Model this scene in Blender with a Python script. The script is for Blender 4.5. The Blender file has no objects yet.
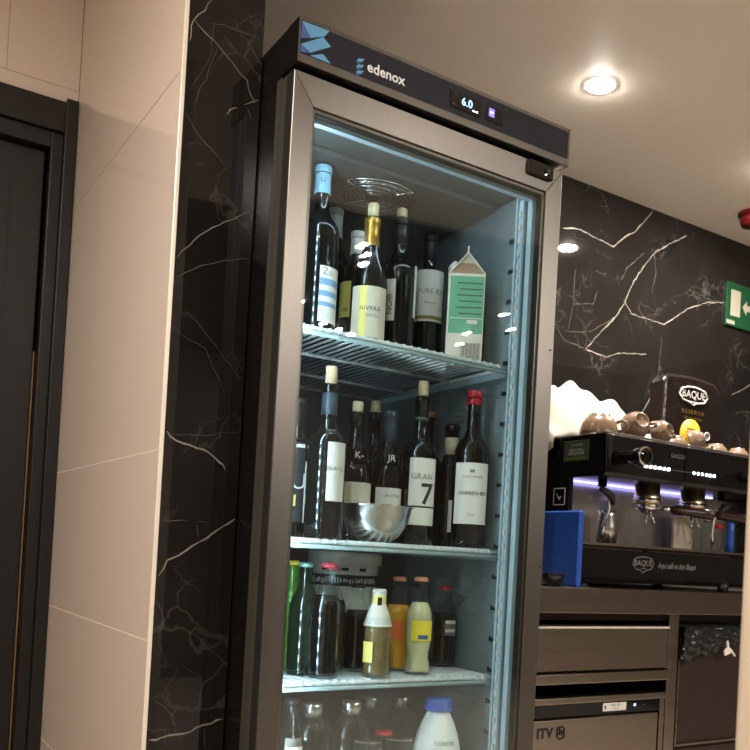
import bpy, bmesh, math, random
from mathutils import Vector, Matrix
random.seed(7)
scene = bpy.context.scene
COL = scene.collection
PI = math.pi
R = math.radians

# ---------------------------------------------------------------- camera
cam_data = bpy.data.cameras.new('camera')
cam = bpy.data.objects.new('camera', cam_data)
COL.objects.link(cam)
right = Vector((0.82863, -0.55715, 0.05403))
down = Vector((0.0538, -0.0155, -0.9984))
fwd = right.cross(down)
fwd.normalize(); right.normalize(); down = fwd.cross(right)
m3 = Matrix((right, -down, -fwd)).transposed()
cam.matrix_world = Matrix.Translation((-0.6118, -1.3743, 0.956)) @ m3.to_4x4()
cam_data.sensor_width = 36.0
cam_data.sensor_fit = 'HORIZONTAL'
cam_data.lens = 36.0 * 886.77 / 750.0
cam_data.shift_x = (375.0 - 424.61) / 750.0
cam_data.shift_y = (542.26 - 375.0) / 750.0
cam_data.clip_start = 0.02
cam_data.dof.use_dof = True
cam_data.dof.focus_distance = 1.75
cam_data.dof.aperture_fstop = 10.0
scene.camera = cam
CAMX, CAMY = -0.612, -1.374

# ---------------------------------------------------------------- world, exposure
world = bpy.data.worlds.new('world')
scene.world = world
world.use_nodes = True
world.node_tree.nodes['Background'].inputs[0].default_value = (1.0, 0.86, 0.72, 1)
world.node_tree.nodes['Background'].inputs[1].default_value = 0.02
vs = scene.view_settings
vs.view_transform = 'Standard'
vs.look = 'None'
vs.gamma = 1.0
vs.use_curve_mapping = False
vs.exposure = 0.74
scene.cycles.transparent_max_bounces = 48
scene.cycles.max_bounces = 14
scene.cycles.glossy_bounces = 6
scene.cycles.transmission_bounces = 10
DOWNLIGHT = 1700.0      # radiance of a ceiling downlight
LED = 80.0             # radiance of the fridge LED chips
CEIL = 2.365

# ---------------------------------------------------------------- materials
def lin(c):
    return tuple((v / 12.92 if v <= 0.04045 else ((v + 0.055) / 1.055) ** 2.4) for v in c)
def rgb(r, g, b):
    return lin((r / 255.0, g / 255.0, b / 255.0)) + (1.0,)

def mat(name, col, rough=0.5, metal=0.0, coat=0.0, emit=None, estr=0.0, vary=0.06, scale=12.0, bump=0.0, bscale=60.0, stretch=None, spec=0.5, rvary=0.0):
    m = bpy.data.materials.new(name); m.use_nodes = True
    nt = m.node_tree; b = nt.nodes['Principled BSDF']
    b.inputs['Roughness'].default_value = rough
    b.inputs['Metallic'].default_value = metal
    b.inputs['Coat Weight'].default_value = coat
    b.inputs['Coat Roughness'].default_value = 0.03
    b.inputs['Specular IOR Level'].default_value = spec
    tc = nt.nodes.new('ShaderNodeTexCoord')
    mp = nt.nodes.new('ShaderNodeMapping')
    nt.links.new(tc.outputs['Object'], mp.inputs[0])
    if stretch: mp.inputs['Scale'].default_value = stretch
    nz = nt.nodes.new('ShaderNodeTexNoise'); nz.inputs['Scale'].default_value = scale; nz.inputs['Detail'].default_value = 4
    nt.links.new(mp.outputs[0], nz.inputs['Vector'])
    mx = nt.nodes.new('ShaderNodeMix'); mx.data_type = 'RGBA'
    mx.inputs[6].default_value = tuple(max(0, c * (1 - vary * 2)) for c in col[:3]) + (1,)
    mx.inputs[7].default_value = tuple(min(1, c * (1 + vary * 2)) for c in col[:3]) + (1,)
    nt.links.new(nz.outputs['Fac'], mx.inputs[0])
    nt.links.new(mx.outputs[2], b.inputs['Base Color'])
    if rvary:
        mr = nt.nodes.new('ShaderNodeMapRange'); mr.inputs[3].default_value = max(0, rough - rvary); mr.inputs[4].default_value = rough + rvary
        nt.links.new(nz.outputs['Fac'], mr.inputs[0]); nt.links.new(mr.outputs[0], b.inputs['Roughness'])
    if bump:
        n2 = nt.nodes.new('ShaderNodeTexNoise'); n2.inputs['Scale'].default_value = bscale
        nt.links.new(mp.outputs[0], n2.inputs['Vector'])
        bp = nt.nodes.new('ShaderNodeBump'); bp.inputs['Strength'].default_value = bump; bp.inputs['Distance'].default_value = 0.004
        nt.links.new(n2.outputs['Fac'], bp.inputs['Height']); nt.links.new(bp.outputs[0], b.inputs['Normal'])
    if emit:
        b.inputs['Emission Color'].default_value = emit
        b.inputs['Emission Strength'].default_value = estr
    return m

def glass(name, tint=(1, 1, 1), f0=0.04, rough=0.0):
    """clear pane / thin glass: transparent body with a Fresnel mirror"""
    m = bpy.data.materials.new(name); m.use_nodes = True
    nt = m.node_tree; nt.nodes.clear()
    out = nt.nodes.new('ShaderNodeOutputMaterial')
    tr = nt.nodes.new('ShaderNodeBsdfTransparent'); tr.inputs[0].default_value = tuple(tint) + (1,)
    gl = nt.nodes.new('ShaderNodeBsdfGlossy'); gl.inputs['Roughness'].default_value = rough
    lw = nt.nodes.new('ShaderNodeLayerWeight'); lw.inputs[0].default_value = 0.5
    pw = nt.nodes.new('ShaderNodeMath'); pw.operation = 'POWER'; pw.inputs[1].default_value = 5.0
    ma = nt.nodes.new('ShaderNodeMath'); ma.operation = 'MULTIPLY_ADD'; ma.inputs[1].default_value = 1 - f0; ma.inputs[2].default_value = f0
    mx = nt.nodes.new('ShaderNodeMixShader')
    nt.links.new(lw.outputs['Facing'], pw.inputs[0]); nt.links.new(pw.outputs[0], ma.inputs[0])
    nt.links.new(ma.outputs[0], mx.inputs[0]); nt.links.new(tr.outputs[0], mx.inputs[1]); nt.links.new(gl.outputs[0], mx.inputs[2])
    nt.links.new(mx.outputs[0], out.inputs[0])
    return m

def marble(name):
    m = mat(name, rgb(26, 25, 22), rough=0.025, vary=0.0, spec=0.4)
    nt = m.node_tree; b = nt.nodes['Principled BSDF']
    tc = nt.nodes['Texture Coordinate']
    def vein(scale, dist, lo, hi, dscale):
        n = nt.nodes.new('ShaderNodeTexNoise'); n.inputs['Scale'].default_value = dscale; n.inputs['Detail'].default_value = 5
        nt.links.new(tc.outputs['Object'], n.inputs['Vector'])
        ad = nt.nodes.new('ShaderNodeVectorMath'); ad.operation = 'MULTIPLY_ADD'
        ad.inputs[1].default_value = (dist,) * 3
        nt.links.new(n.outputs['Color'], ad.inputs[0]); nt.links.new(tc.outputs['Object'], ad.inputs[2])
        v = nt.nodes.new('ShaderNodeTexVoronoi'); v.feature = 'DISTANCE_TO_EDGE'; v.inputs['Scale'].default_value = scale
        nt.links.new(ad.outputs[0], v.inputs['Vector'])
        mr = nt.nodes.new('ShaderNodeMapRange'); mr.inputs[1].default_value = lo; mr.inputs[2].default_value = hi
        mr.inputs[3].default_value = 1; mr.inputs[4].default_value = 0
        nt.links.new(v.outputs['Distance'], mr.inputs[0]); return mr.outputs[0]
    a = vein(3.2, 0.35, 0.0, 0.012, 3.0); c = vein(9.0, 0.3, 0.0, 0.03, 5.0)
    n = nt.nodes.new('ShaderNodeTexNoise'); n.inputs['Scale'].default_value = 5.0; n.inputs['Detail'].default_value = 8
    nt.links.new(tc.outputs['Object'], n.inputs['Vector'])
    gate = nt.nodes.new('ShaderNodeMapRange'); gate.inputs[1].default_value = 0.5; gate.inputs[2].default_value = 0.72
    nt.links.new(n.outputs['Fac'], gate.inputs[0])
    mu = nt.nodes.new('ShaderNodeMath'); mu.operation = 'ADD'
    nt.links.new(a, mu.inputs[0]); nt.links.new(c, mu.inputs[1])
    mg = nt.nodes.new('ShaderNodeMath'); mg.operation = 'MULTIPLY'
    nt.links.new(mu.outputs[0], mg.inputs[0]); nt.links.new(gate.outputs[0], mg.inputs[1])
    mh = nt.nodes.new('ShaderNodeMath'); mh.operation = 'MULTIPLY'; mh.inputs[1].default_value = 0.16; mh.use_clamp = True
    nt.links.new(mg.outputs[0], mh.inputs[0])
    base = nt.nodes.new('ShaderNodeMix'); base.data_type = 'RGBA'
    base.inputs[6].default_value = rgb(13, 11, 10); base.inputs[7].default_value = rgb(31, 28, 26)
    nt.links.new(n.outputs['Fac'], base.inputs[0])
    fin = nt.nodes.new('ShaderNodeMix'); fin.data_type = 'RGBA'
    fin.inputs[7].default_value = rgb(150, 142, 130)
    nt.links.new(mh.outputs[0], fin.inputs[0]); nt.links.new(base.outputs[2], fin.inputs[6])
    nt.links.new(fin.outputs[2], b.inputs['Base Color'])
    return m

M = dict(
    marble=marble('black_marble'),
    vein=mat('marble_vein', rgb(118, 111, 101), 0.12, vary=0.45, scale=9),
    veint=mat('faint_marble_vein', rgb(74, 70, 64), 0.12, vary=0.4, scale=25),
    cream=mat('cream_gloss_tile', rgb(216, 201, 187), 0.08, vary=0.02, scale=2.0),
    grout=mat('pale_grout', rgb(238, 226, 208), 0.5),
    groutd=mat('dark_grout', rgb(176, 158, 138), 0.6),
    ceiling=mat('ceiling_paint', rgb(246, 236, 223), 0.45, vary=0.02, scale=1.5),
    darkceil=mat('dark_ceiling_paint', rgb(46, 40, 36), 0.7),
    floor=mat('floor_tile', rgb(156, 144, 131), 0.35, vary=0.08, scale=3),
    rear=mat('rear_wall_paint', rgb(58, 49, 43), 0.5),
    hall=mat('brown_hall_paint', rgb(72, 62, 54), 0.6),
    side=mat('warm_plaster', rgb(196, 180, 160), 0.5),
    trim=mat('metal_corner_trim', rgb(232, 222, 206), 0.25, metal=0.2),
    steel=mat('brushed_steel', rgb(106, 101, 95), 0.36, metal=1.0, vary=0.06, scale=30, stretch=(1, 1, 0.04), rvary=0.05),
    steelh=mat('brushed_steel_counter', rgb(158, 148, 135), 0.28, metal=1.0, vary=0.06, scale=18, stretch=(0.06, 1, 1), rvary=0.06),
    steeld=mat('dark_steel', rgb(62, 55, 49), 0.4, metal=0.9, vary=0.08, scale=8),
    chrome=mat('chrome', rgb(215, 213, 210), 0.1, metal=1.0, vary=0.01),
    bowl=mat('polished_steel', rgb(200, 200, 196), 0.27, metal=1.0, vary=0.05, scale=60, stretch=(1, 1, 0.05)),
    black=mat('black_enamel', rgb(16, 15, 14), 0.25, vary=0.05),
    blackm=mat('black_matt', rgb(13, 12, 12), 0.6),
    blackg=mat('black_gloss', rgb(9, 9, 10), 0.06, coat=0.4),
    wood=mat('dark_brown_wood', rgb(17, 14, 13), 0.45, vary=0.2, scale=6, stretch=(8, 8, 0.6)),
    palewood=mat('pale_wood_edge', rgb(176, 138, 98), 0.6, vary=0.2, scale=60),
    navy=mat('navy_panel', rgb(25, 29, 42), 0.2, vary=0.02),
    greyedge=mat('grey_seal', rgb(58, 55, 48), 0.5),
    logo=mat('pale_blue_print', rgb(92, 150, 190), 0.35),
    logo2=mat('mid_blue_print', rgb(58, 92, 150), 0.35),
    white=mat('white_print', rgb(225, 225, 222), 0.45),
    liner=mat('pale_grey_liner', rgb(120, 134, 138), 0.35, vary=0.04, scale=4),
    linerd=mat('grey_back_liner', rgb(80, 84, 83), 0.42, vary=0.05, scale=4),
    gasket=mat('white_pvc_gasket', rgb(170, 194, 206), 0.3),
    slot=mat('dark_slot', rgb(14, 18, 18), 0.6),
    wire=mat('coated_wire', rgb(205, 214, 216), 0.32, vary=0.03),
    lip=mat('shelf_lip', rgb(150, 172, 172), 0.25),
    led=mat('cool_led_chip', (0.8, 0.9, 1, 1), 0.4, emit=(0.72, 0.88, 1.0, 1), estr=LED),
    led2=mat('dim_led_chip', (0.8, 0.9, 1, 1), 0.4, emit=(0.74, 0.88, 1.0, 1), estr=LED * 0.55),
    digit=mat('blue_led_digit', (0.3, 0.5, 1, 1), 0.4, emit=(0.16, 0.36, 1.0, 1), estr=4.5),
    digitv=mat('violet_led_icon', (0.3, 0.3, 1, 1), 0.4, emit=(0.12, 0.10, 1.0, 1), estr=0.9),
    lampf=mat('front_lamp_glow', (1, 1, 1, 1), 0.4, emit=(1.0, 0.93, 0.85, 1), estr=DOWNLIGHT * 1.7),
    lamp_fill=mat('fill_lamp_glow', (1, 1, 1, 1), 0.4, emit=(1.0, 0.93, 0.85, 1), estr=DOWNLIGHT * 0.75),
    lamp=mat('lamp_glow', (1, 1, 1, 1), 0.4, emit=(1.0, 0.93, 0.85, 1), estr=DOWNLIGHT),
    pane=glass('door_glass', (0.96, 0.985, 0.98), 0.04),
    clear=glass('clear_bottle_glass', (0.90, 0.94, 0.93), 0.05),
    plastic=glass('clear_plastic', (0.88, 0.92, 0.92), 0.045, 0.02),
    winegl=mat('dark_green_wine_glass', rgb(10, 13, 10), 0.04, coat=0.25, spec=0.5),
    winebr=mat('brown_black_wine_glass', rgb(13, 10, 8), 0.04, coat=0.25, spec=0.5),
    amber=mat('pale_wine_glass', rgb(128, 104, 22), 0.05, coat=0.6),
    beer=mat('green_beer_glass', rgb(58, 112, 28), 0.05, coat=0.6, vary=0.5, scale=90),
    beerd=mat('deep_green_glass', rgb(16, 30, 17), 0.05, coat=0.5, vary=0.4, scale=90),
    cola=mat('cola', rgb(8, 6, 5), 0.05, coat=0.7),
    orange=mat('orange_soda', rgb(240, 168, 36), 0.12, coat=0.6),
    lemon=mat('lemon_soda', rgb(220, 212, 168), 0.12, coat=0.6),
    tonic=mat('amber_tonic', rgb(134, 112, 76), 0.08, coat=0.6, vary=0.3, scale=40),
    label=mat('white_paper_label', rgb(222, 220, 212), 0.6, vary=0.02),
    cream_label=mat('cream_paper_label', rgb(214, 204, 182), 0.6, vary=0.03),
    yellow=mat('yellow_print', rgb(236, 220, 120), 0.5),
    olive=mat('olive_print', rgb(128, 124, 44), 0.55),
    blueprint=mat('pale_blue_stripe', rgb(120, 160, 200), 0.55),
    ink=mat('black_ink', rgb(28, 28, 30), 0.6),
    greyink=mat('grey_ink', rgb(120, 118, 112), 0.6),
    capblue=mat('light_blue_capsule', rgb(140, 190, 214), 0.35),
    capgrey=mat('blue_grey_capsule', rgb(52, 66, 78), 0.35),
    capgold=mat('gold_capsule', rgb(190, 148, 66), 0.3, metal=0.7),
    capred=mat('red_capsule', rgb(176, 22, 40), 0.35),
    capblack=mat('black_capsule', rgb(18, 16, 18), 0.35),
    capwhite=mat('white_capsule', rgb(205, 206, 200), 0.4),
    cork=mat('cork', rgb(214, 196, 160), 0.8, vary=0.15, scale=120),
    capnavy=mat('blue_plastic_cap', rgb(52, 96, 188), 0.4),
    milk=mat('white_hdpe', rgb(225, 228, 226), 0.4),
    tub=mat('white_tub', rgb(228, 228, 216), 0.45),
    carton=mat('green_carton_print', rgb(92, 158, 126), 0.45, vary=0.06, scale=30),
    cartonw=mat('carton_card', rgb(214, 206, 190), 0.5),
    cartonb=mat('carton_gable_brown', rgb(150, 120, 90), 0.55),
    capgreen=mat('silver_green_cap', rgb(130, 180, 170), 0.3, metal=0.5),
    capyel=mat('yellow_cap', rgb(214, 190, 60), 0.35),
    cappink=mat('pink_red_cap', rgb(200, 60, 78), 0.35),
    caporange=mat('orange_cap', rgb(196, 128, 92), 0.35),
    labelor=mat('orange_label', rgb(232, 110, 50), 0.5),
    labelyel=mat('yellow_label', rgb(232, 216, 60), 0.5),
    green=mat('exit_green', rgb(8, 64, 35), 0.5, emit=None),
    phospho=mat('cream_pictogram', rgb(158, 152, 134), 0.5),
    alarm=mat('red_alarm_plastic', rgb(84, 8, 11), 0.35),
    cup=mat('beige_stoneware', rgb(116, 93, 73), 0.25, vary=0.06, coat=0.3),
    cupin=mat('dark_cup_rim', rgb(70, 54, 42), 0.35),
    cupw=mat('white_stoneware', rgb(184, 172, 154), 0.25, coat=0.3),
    cloth=mat('white_cotton', rgb(156, 149, 137), 0.85, vary=0.03, bump=0.4, bscale=260),
    bag=mat('brown_foil_bag', rgb(29, 21, 19), 0.24, vary=0.2, scale=8, bump=0.9, bscale=22),
    mustard=mat('mustard_sticker', rgb(222, 168, 36), 0.5),
    oliveg=mat('green_sticker', rgb(62, 76, 52), 0.5),
    bluehd=mat('blue_polyethylene', rgb(36, 84, 176), 0.4, vary=0.08, scale=30),
    bin_=mat('dark_brown_steel', rgb(64, 52, 46), 0.4, metal=0.5, vary=0.1),
    liner_bag=mat('black_bin_liner', rgb(34, 36, 34), 0.22, bump=1.0, bscale=30),
    glint=mat('painted_white_highlight', rgb(236, 226, 214), 0.3),
    violet=mat('violet_led', (0.4, 0.4, 1, 1), 0.4, emit=(0.42, 0.38, 1.0, 1), estr=2.0),
    button=mat('white_led_button', (1, 1, 1, 1), 0.4, emit=(0.9, 0.95, 1.0, 1), estr=5.0),
    brass=mat('champagne_metal', rgb(222, 200, 160), 0.3, metal=1.0),
    brown=mat('brown_handle', rgb(48, 32, 26), 0.25),
    redlid=mat('red_lid', rgb(190, 30, 34), 0.35),
    bluetube=mat('blue_tube', rgb(44, 92, 186), 0.35),
)

# ---------------------------------------------------------------- mesh helpers
class MB:
    def __init__(self): self.bm = bmesh.new()
    def _merge(self, b2, mi, smooth=False):
        for f in b2.faces: f.material_index = mi; f.smooth = smooth
        me = bpy.data.meshes.new('tmp'); b2.to_mesh(me); b2.free()
        self.bm.from_mesh(me); bpy.data.meshes.remove(me)
    def box(self, x0, x1, y0, y1, z0, z1, mi=0, bev=0.0, seg=2, mx=None):
        b = bmesh.new(); bmesh.ops.create_cube(b, size=1)
        for v in b.verts:
            v.co = Vector(((x0 + x1) / 2 + v.co.x * (x1 - x0), (y0 + y1) / 2 + v.co.y * (y1 - y0), (z0 + z1) / 2 + v.co.z * (z1 - z0)))
        if bev > 0: bmesh.ops.bevel(b, geom=b.edges[:], offset=bev, segments=seg, affect='EDGES', profile=0.5)
        if mx: bmesh.ops.transform(b, matrix=mx, verts=b.verts)
        self._merge(b, mi); return self
    def quad(self, pts, mi=0):
        vs_ = [self.bm.verts.new(p) for p in pts]; f = self.bm.faces.new(vs_); f.material_index = mi; return self
    def prism(self, poly, axis, lo, hi, mi=0, bev=0.0):
        """poly in the two other axes (order x,y,z without axis), extruded lo..hi"""
        def co(p, t):
            if axis == 'x': return (t, p[0], p[1])
            if axis == 'y': return (p[0], t, p[1])
            return (p[0], p[1], t)
        b = bmesh.new()
        A = [b.verts.new(co(p, lo)) for p in poly]; B = [b.verts.new(co(p, hi)) for p in poly]
        n = len(poly); b.faces.new(A); b.faces.new(B[::-1])
        for i in range(n): b.faces.new((A[i], B[i], B[(i + 1) % n], A[(i + 1) % n]))
        bmesh.ops.recalc_face_normals(b, faces=b.faces)
        if bev > 0: bmesh.ops.bevel(b, geom=b.edges[:], offset=bev, segments=2, affect='EDGES', profile=0.5)
        self._merge(b, mi); return self
    def lathe(self, prof, c=(0, 0, 0), n=32, mi=0, mx=None, smooth=True, close=False):
        b = bmesh.new(); rings = []
        for (r, z) in prof:
            if r < 1e-6: rings.append([b.verts.new((0, 0, z))])
            else: rings.append([b.verts.new((r * math.cos(2 * PI * i / n), r * math.sin(2 * PI * i / n), z)) for i in range(n)])
        for a, d in zip(rings[:-1], rings[1:]):
            for i in range(n):
                j = (i + 1) % n
                if len(a) == 1 and len(d) == 1: continue
                if len(a) == 1: b.faces.new((a[0], d[j], d[i]))
                elif len(d) == 1: b.faces.new((a[i], a[j], d[0]))
                else: b.faces.new((a[i], a[j], d[j], d[i]))
        bmesh.ops.recalc_face_normals(b, faces=b.faces)
        t = Matrix.Translation(c)
        if mx: t = t @ mx
        bmesh.ops.transform(b, matrix=t, verts=b.verts)
        self._merge(b, mi, smooth); return self
    def cyl(self, p0, p1, r, n=16, mi=0, r1=None):
        p0 = Vector(p0); p1 = Vector(p1); d = p1 - p0; L = d.length
        r1 = r if r1 is None else r1
        q = Vector((0, 0, 1)).rotation_difference(d.normalized()).to_matrix().to_4x4()
        return self.lathe([(0, 0), (r, 0), (r, 0), (r1, L), (r1, L), (0, L)], p0, n, mi, q)
    def tube(self, pts, r, n=8, mi=0):
        pts = [Vector(p) for p in pts]; b = bmesh.new(); rings = []
        up = Vector((0.123, 0.31, 0.94)).normalized()
        for i, p in enumerate(pts):
            t = (pts[min(i + 1, len(pts) - 1)] - pts[max(i - 1, 0)]).normalized()
            u = t.cross(up)
            if u.length < 0.05: u = t.cross(Vector((1, 0, 0)))
            u.normalize(); v = t.cross(u)
            rr = r[i] if isinstance(r, (list, tuple)) else r
            rings.append([b.verts.new(p + u * rr * math.cos(2 * PI * k / n) + v * rr * math.sin(2 * PI * k / n)) for k in range(n)])
        for a, d in zip(rings[:-1], rings[1:]):
            for k in range(n): b.faces.new((a[k], a[(k + 1) % n], d[(k + 1) % n], d[k]))
        b.faces.new(rings[0][::-1]); b.faces.new(rings[-1])
        bmesh.ops.recalc_face_normals(b, faces=b.faces)
        self._merge(b, mi, True); return self
    def wrap(self, r, a0, a1, z0, z1, mi=0, n=14, c=(0, 0)):
        """paper patch round a vertical cylinder, angles in degrees"""
        b = bmesh.new(); P = []
        for i in range(n + 1):
            a = R(a0 + (a1 - a0) * i / n); P.append([b.verts.new((c[0] + rr * math.cos(a), c[1] + rr * math.sin(a), z)) for rr, z in ((r, z0), (r, z1), (r - 0.0006, z1), (r - 0.0006, z0))])
        for i in range(n):
            for k in range(4): b.faces.new((P[i][k], P[i + 1][k], P[i + 1][(k + 1) % 4], P[i][(k + 1) % 4]))
        b.faces.new(P[0]); b.faces.new(P[-1][::-1])
        bmesh.ops.recalc_face_normals(b, faces=b.faces)
        self._merge(b, mi, False); return self
    def text(self, s, size, fn, mi=0, align='CENTER', shear=0.0, space=1.0, bold=0.0, step=0.0):
        """lettering: fn maps flat (x, y) to a 3-D point"""
        cu = bpy.data.curves.new('t', 'FONT'); cu.body = s; cu.size = size; cu.align_x = align; cu.align_y = 'CENTER'; cu.shear = shear; cu.space_character = space
        cu.resolution_u = 2; cu.offset = bold
        ob = bpy.data.objects.new('t', cu); COL.objects.link(ob)
        dg = bpy.context.evaluated_depsgraph_get(); dg.update()
        me = ob.evaluated_get(dg).to_mesh()
        tb = bmesh.new(); tb.from_mesh(me)
        if step and len(tb.verts):
            xs = [v.co.x for v in tb.verts]; ys = [v.co.y for v in tb.verts]
            for ax, lo, hi in ((0, min(xs), max(xs)), (1, min(ys), max(ys))):
                t = lo + step
                while t < hi:
                    co = Vector((t, 0, 0)) if ax == 0 else Vector((0, t, 0)); no = Vector((1, 0, 0)) if ax == 0 else Vector((0, 1, 0))
                    bmesh.ops.bisect_plane(tb, geom=tb.verts[:] + tb.edges[:] + tb.faces[:], plane_co=co, plane_no=no, dist=1e-6); t += step
        tb.to_mesh(me2 := bpy.data.meshes.new('t2')); tb.free()
        vv = [self.bm.verts.new(fn(v.co.x, v.co.y)) for v in me2.vertices]
        for p in me2.polygons:
            try: f = self.bm.faces.new([vv[i] for i in p.vertices]); f.material_index = mi
            except ValueError: pass
        bpy.data.meshes.remove(me2)
        ob.evaluated_get(dg).to_mesh_clear()
        bpy.data.objects.remove(ob); bpy.data.curves.remove(cu); return self
    def build(self, name, mats, parent=None, loc=(0, 0, 0), origin=(0, 0, 0)):
        if origin != (0, 0, 0): bmesh.ops.translate(self.bm, vec=-Vector(origin), verts=self.bm.verts)
        me = bpy.data.meshes.new(name); self.bm.to_mesh(me); self.bm.free()
        if not isinstance(mats, (list, tuple)): mats = [mats]
        for k in mats: me.materials.append(M[k])
        o = bpy.data.objects.new(name, me); COL.objects.link(o); o.location = loc
        if parent: o.parent = parent
        return o

def tag(o, label, cat, group=None):
    o['label'] = label; o['category'] = cat
    if group: o['group'] = group
    return o
def thing(name, label, cat, loc, rz=0.0, group=None):
    o = bpy.data.objects.new(name, None); COL.objects.link(o); o.empty_display_size = 0.05
    o.location = loc; o.rotation_euler = (0, 0, rz)
    return tag(o, label, cat, group)
def struct(o):
    o['kind'] = 'structure'; return o
def copy_tree(o, parent=None):
    c = o.copy(); COL.objects.link(c)
    if parent: c.parent = parent
    for ch in list(o.children): copy_tree(ch, c)
    return c
BACK_VEINS = [(5, [(1.53, 2.175), (1.604, 2.19), (1.695, 2.179), (1.789, 2.169), (1.84, 2.215), (1.906, 2.26), (1.991, 2.356)]), (5, [(2.197, 2.313), (2.095, 2.253), (2.011, 2.197), (1.958, 2.134), (1.906, 2.063), (1.858, 1.965), (1.82, 1.909), (1.745, 1.837), (1.672, 1.757)]), (4, [(1.672, 1.757), (1.778, 1.747), (1.857, 1.776), (1.996, 1.794)]), (4, [(1.856, 1.984), (1.901, 1.935), (1.986, 1.932), (2.089, 1.931), (2.219, 2.018), (2.341, 2.07), (2.454, 2.092)]), (2, [(2.011, 2.197), (2.025, 2.12), (2.008, 2.036)]), (2, [(1.555, 1.81), (1.592, 1.808), (1.693, 1.827), (1.82, 1.909)]), (2, [(1.601, 2.043), (1.598, 1.912), (1.579, 1.815)]), (2, [(1.598, 1.912), (1.699, 1.932), (1.721, 1.994)]), (2, [(2.213, 2.1), (2.34, 2.085), (2.438, 2.084)]), (2, [(2.078, 1.879), (2.071, 1.767), (2.062, 1.685)]), (3, [(1.954, 2.183), (1.862, 2.103), (1.838, 2.049)]), (2, [(1.517, 1.822), (1.557, 1.774), (1.672, 1.757)]), (5, [(2.068, 1.71), (2.02, 1.614), (1.979, 1.552)]), (4, [(2.149, 1.633), (2.078, 1.572), (2.045, 1.523)]), (4, [(2.525, 1.714), (2.588, 1.744), (2.672, 1.791)]), (2, [(2.552, 1.636), (2.594, 1.653), (2.704, 1.663)]), (2, [(2.017, 1.4), (2.105, 1.716), (2.063, 1.785)])]
PILLAR_VEINS = [(3, [(-0.101, 1.92), (-0.116, 1.896), (-0.133, 1.871), (-0.145, 1.849), (-0.154, 1.832)]), (3, [(-0.133, 1.871), (-0.108, 1.855), (-0.086, 1.842), (-0.063, 1.827), (-0.039, 1.802), (-0.028, 1.802), (-0.021, 1.775), (-0.012, 1.764)]), (2, [(-0.11, 1.878), (-0.077, 1.882), (-0.044, 1.885), (-0.005, 1.884)]), (2, [(-0.086, 1.842), (-0.099, 1.795), (-0.113, 1.759), (-0.123, 1.725)]), (2, [(-0.144, 1.707), (-0.125, 1.688), (-0.088, 1.657), (-0.062, 1.634)]), (3, [(-0.067, 1.728), (-0.058, 1.738), (-0.044, 1.745)]), (3, [(-0.034, 1.754), (0.002, 1.773)]), (2, [(-0.028, 1.753), (-0.018, 1.735), (-0.01, 1.735)]), (1, [(-0.056, 1.893), (-0.008, 1.933)]), (3, [(-0.15, 1.451), (-0.099, 1.502), (-0.055, 1.537), (-0.009, 1.567)]), (2, [(-0.151, 1.415), (-0.096, 1.45), (-0.008, 1.481)]), (1, [(-0.118, 1.366), (-0.061, 1.315), (-0.01, 1.26)]), (1, [(-0.132, 1.749), (-0.1, 1.814), (-0.095, 1.887)]), (1, [(-0.134, 1.328), (-0.078, 1.303), (-0.037, 1.229)]), (5, [(-0.149, 1.152), (-0.132, 1.141), (-0.108, 1.132), (-0.084, 1.128), (-0.059, 1.121), (-0.039, 1.107), (-0.028, 1.093)]), (2, [(-0.142, 0.992), (-0.124, 0.997), (-0.091, 0.999)]), (2, [(-0.076, 0.997), (-0.057, 0.997)]), (2, [(-0.074, 0.994), (-0.07, 0.969)]), (5, [(-0.148, 0.9), (-0.124, 0.926), (-0.092, 0.944), (-0.055, 0.969), (-0.027, 0.993), (-0.005, 1.007)]), (1, [(-0.147, 1.144), (-0.114, 1.148), (-0.071, 1.151), (-0.004, 1.166)]), (5, [(-0.149, 0.617), (-0.125, 0.617), (-0.101, 0.623), (-0.076, 0.624), (-0.055, 0.634), (-0.029, 0.639), (-0.003, 0.646)]), (2, [(-0.04, 0.633), (-0.036, 0.597)]), (1, [(-0.136, 0.69), (-0.114, 0.672), (-0.092, 0.65)]), (1, [(-0.086, 0.742), (-0.053, 0.726)]), (1, [(-0.146, 0.629), (-0.101, 0.633)])]
# ---------------------------------------------------------------- room
def strip_on(mb, line, width, to3, mi):
    """a vein: a thin ragged strip along a polyline"""
    pts = []
    for (x0, z0), (x1, z1) in zip(line[:-1], line[1:]):
        n = max(2, int(math.hypot(x1 - x0, z1 - z0) / 0.014))
        for k in range(n):
            t = k / n; pts.append((x0 + (x1 - x0) * t + random.uniform(-1, 1) * 0.0022, z0 + (z1 - z0) * t + random.uniform(-1, 1) * 0.0022))
    pts.append(line[-1])
    prev = None; N = len(pts)
    for i, (x, z) in enumerate(pts):
        a = pts[max(i - 1, 0)]; b = pts[min(i + 1, N - 1)]
        d = Vector((b[0] - a[0], b[1] - a[1]))
        if d.length < 1e-6: d = Vector((1, 0))
        d.normalize(); w = width * random.uniform(0.45, 1.15) * (0.3 if i in (0, N - 1) else 1) / 2
        q = (mb.bm.verts.new(to3(x - d.y * w, z + d.x * w)), mb.bm.verts.new(to3(x + d.y * w, z - d.x * w)))
        if prev:
            f = mb.bm.faces.new((prev[0], prev[1], q[1], q[0])); f.material_index = mi
        prev = q

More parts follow.
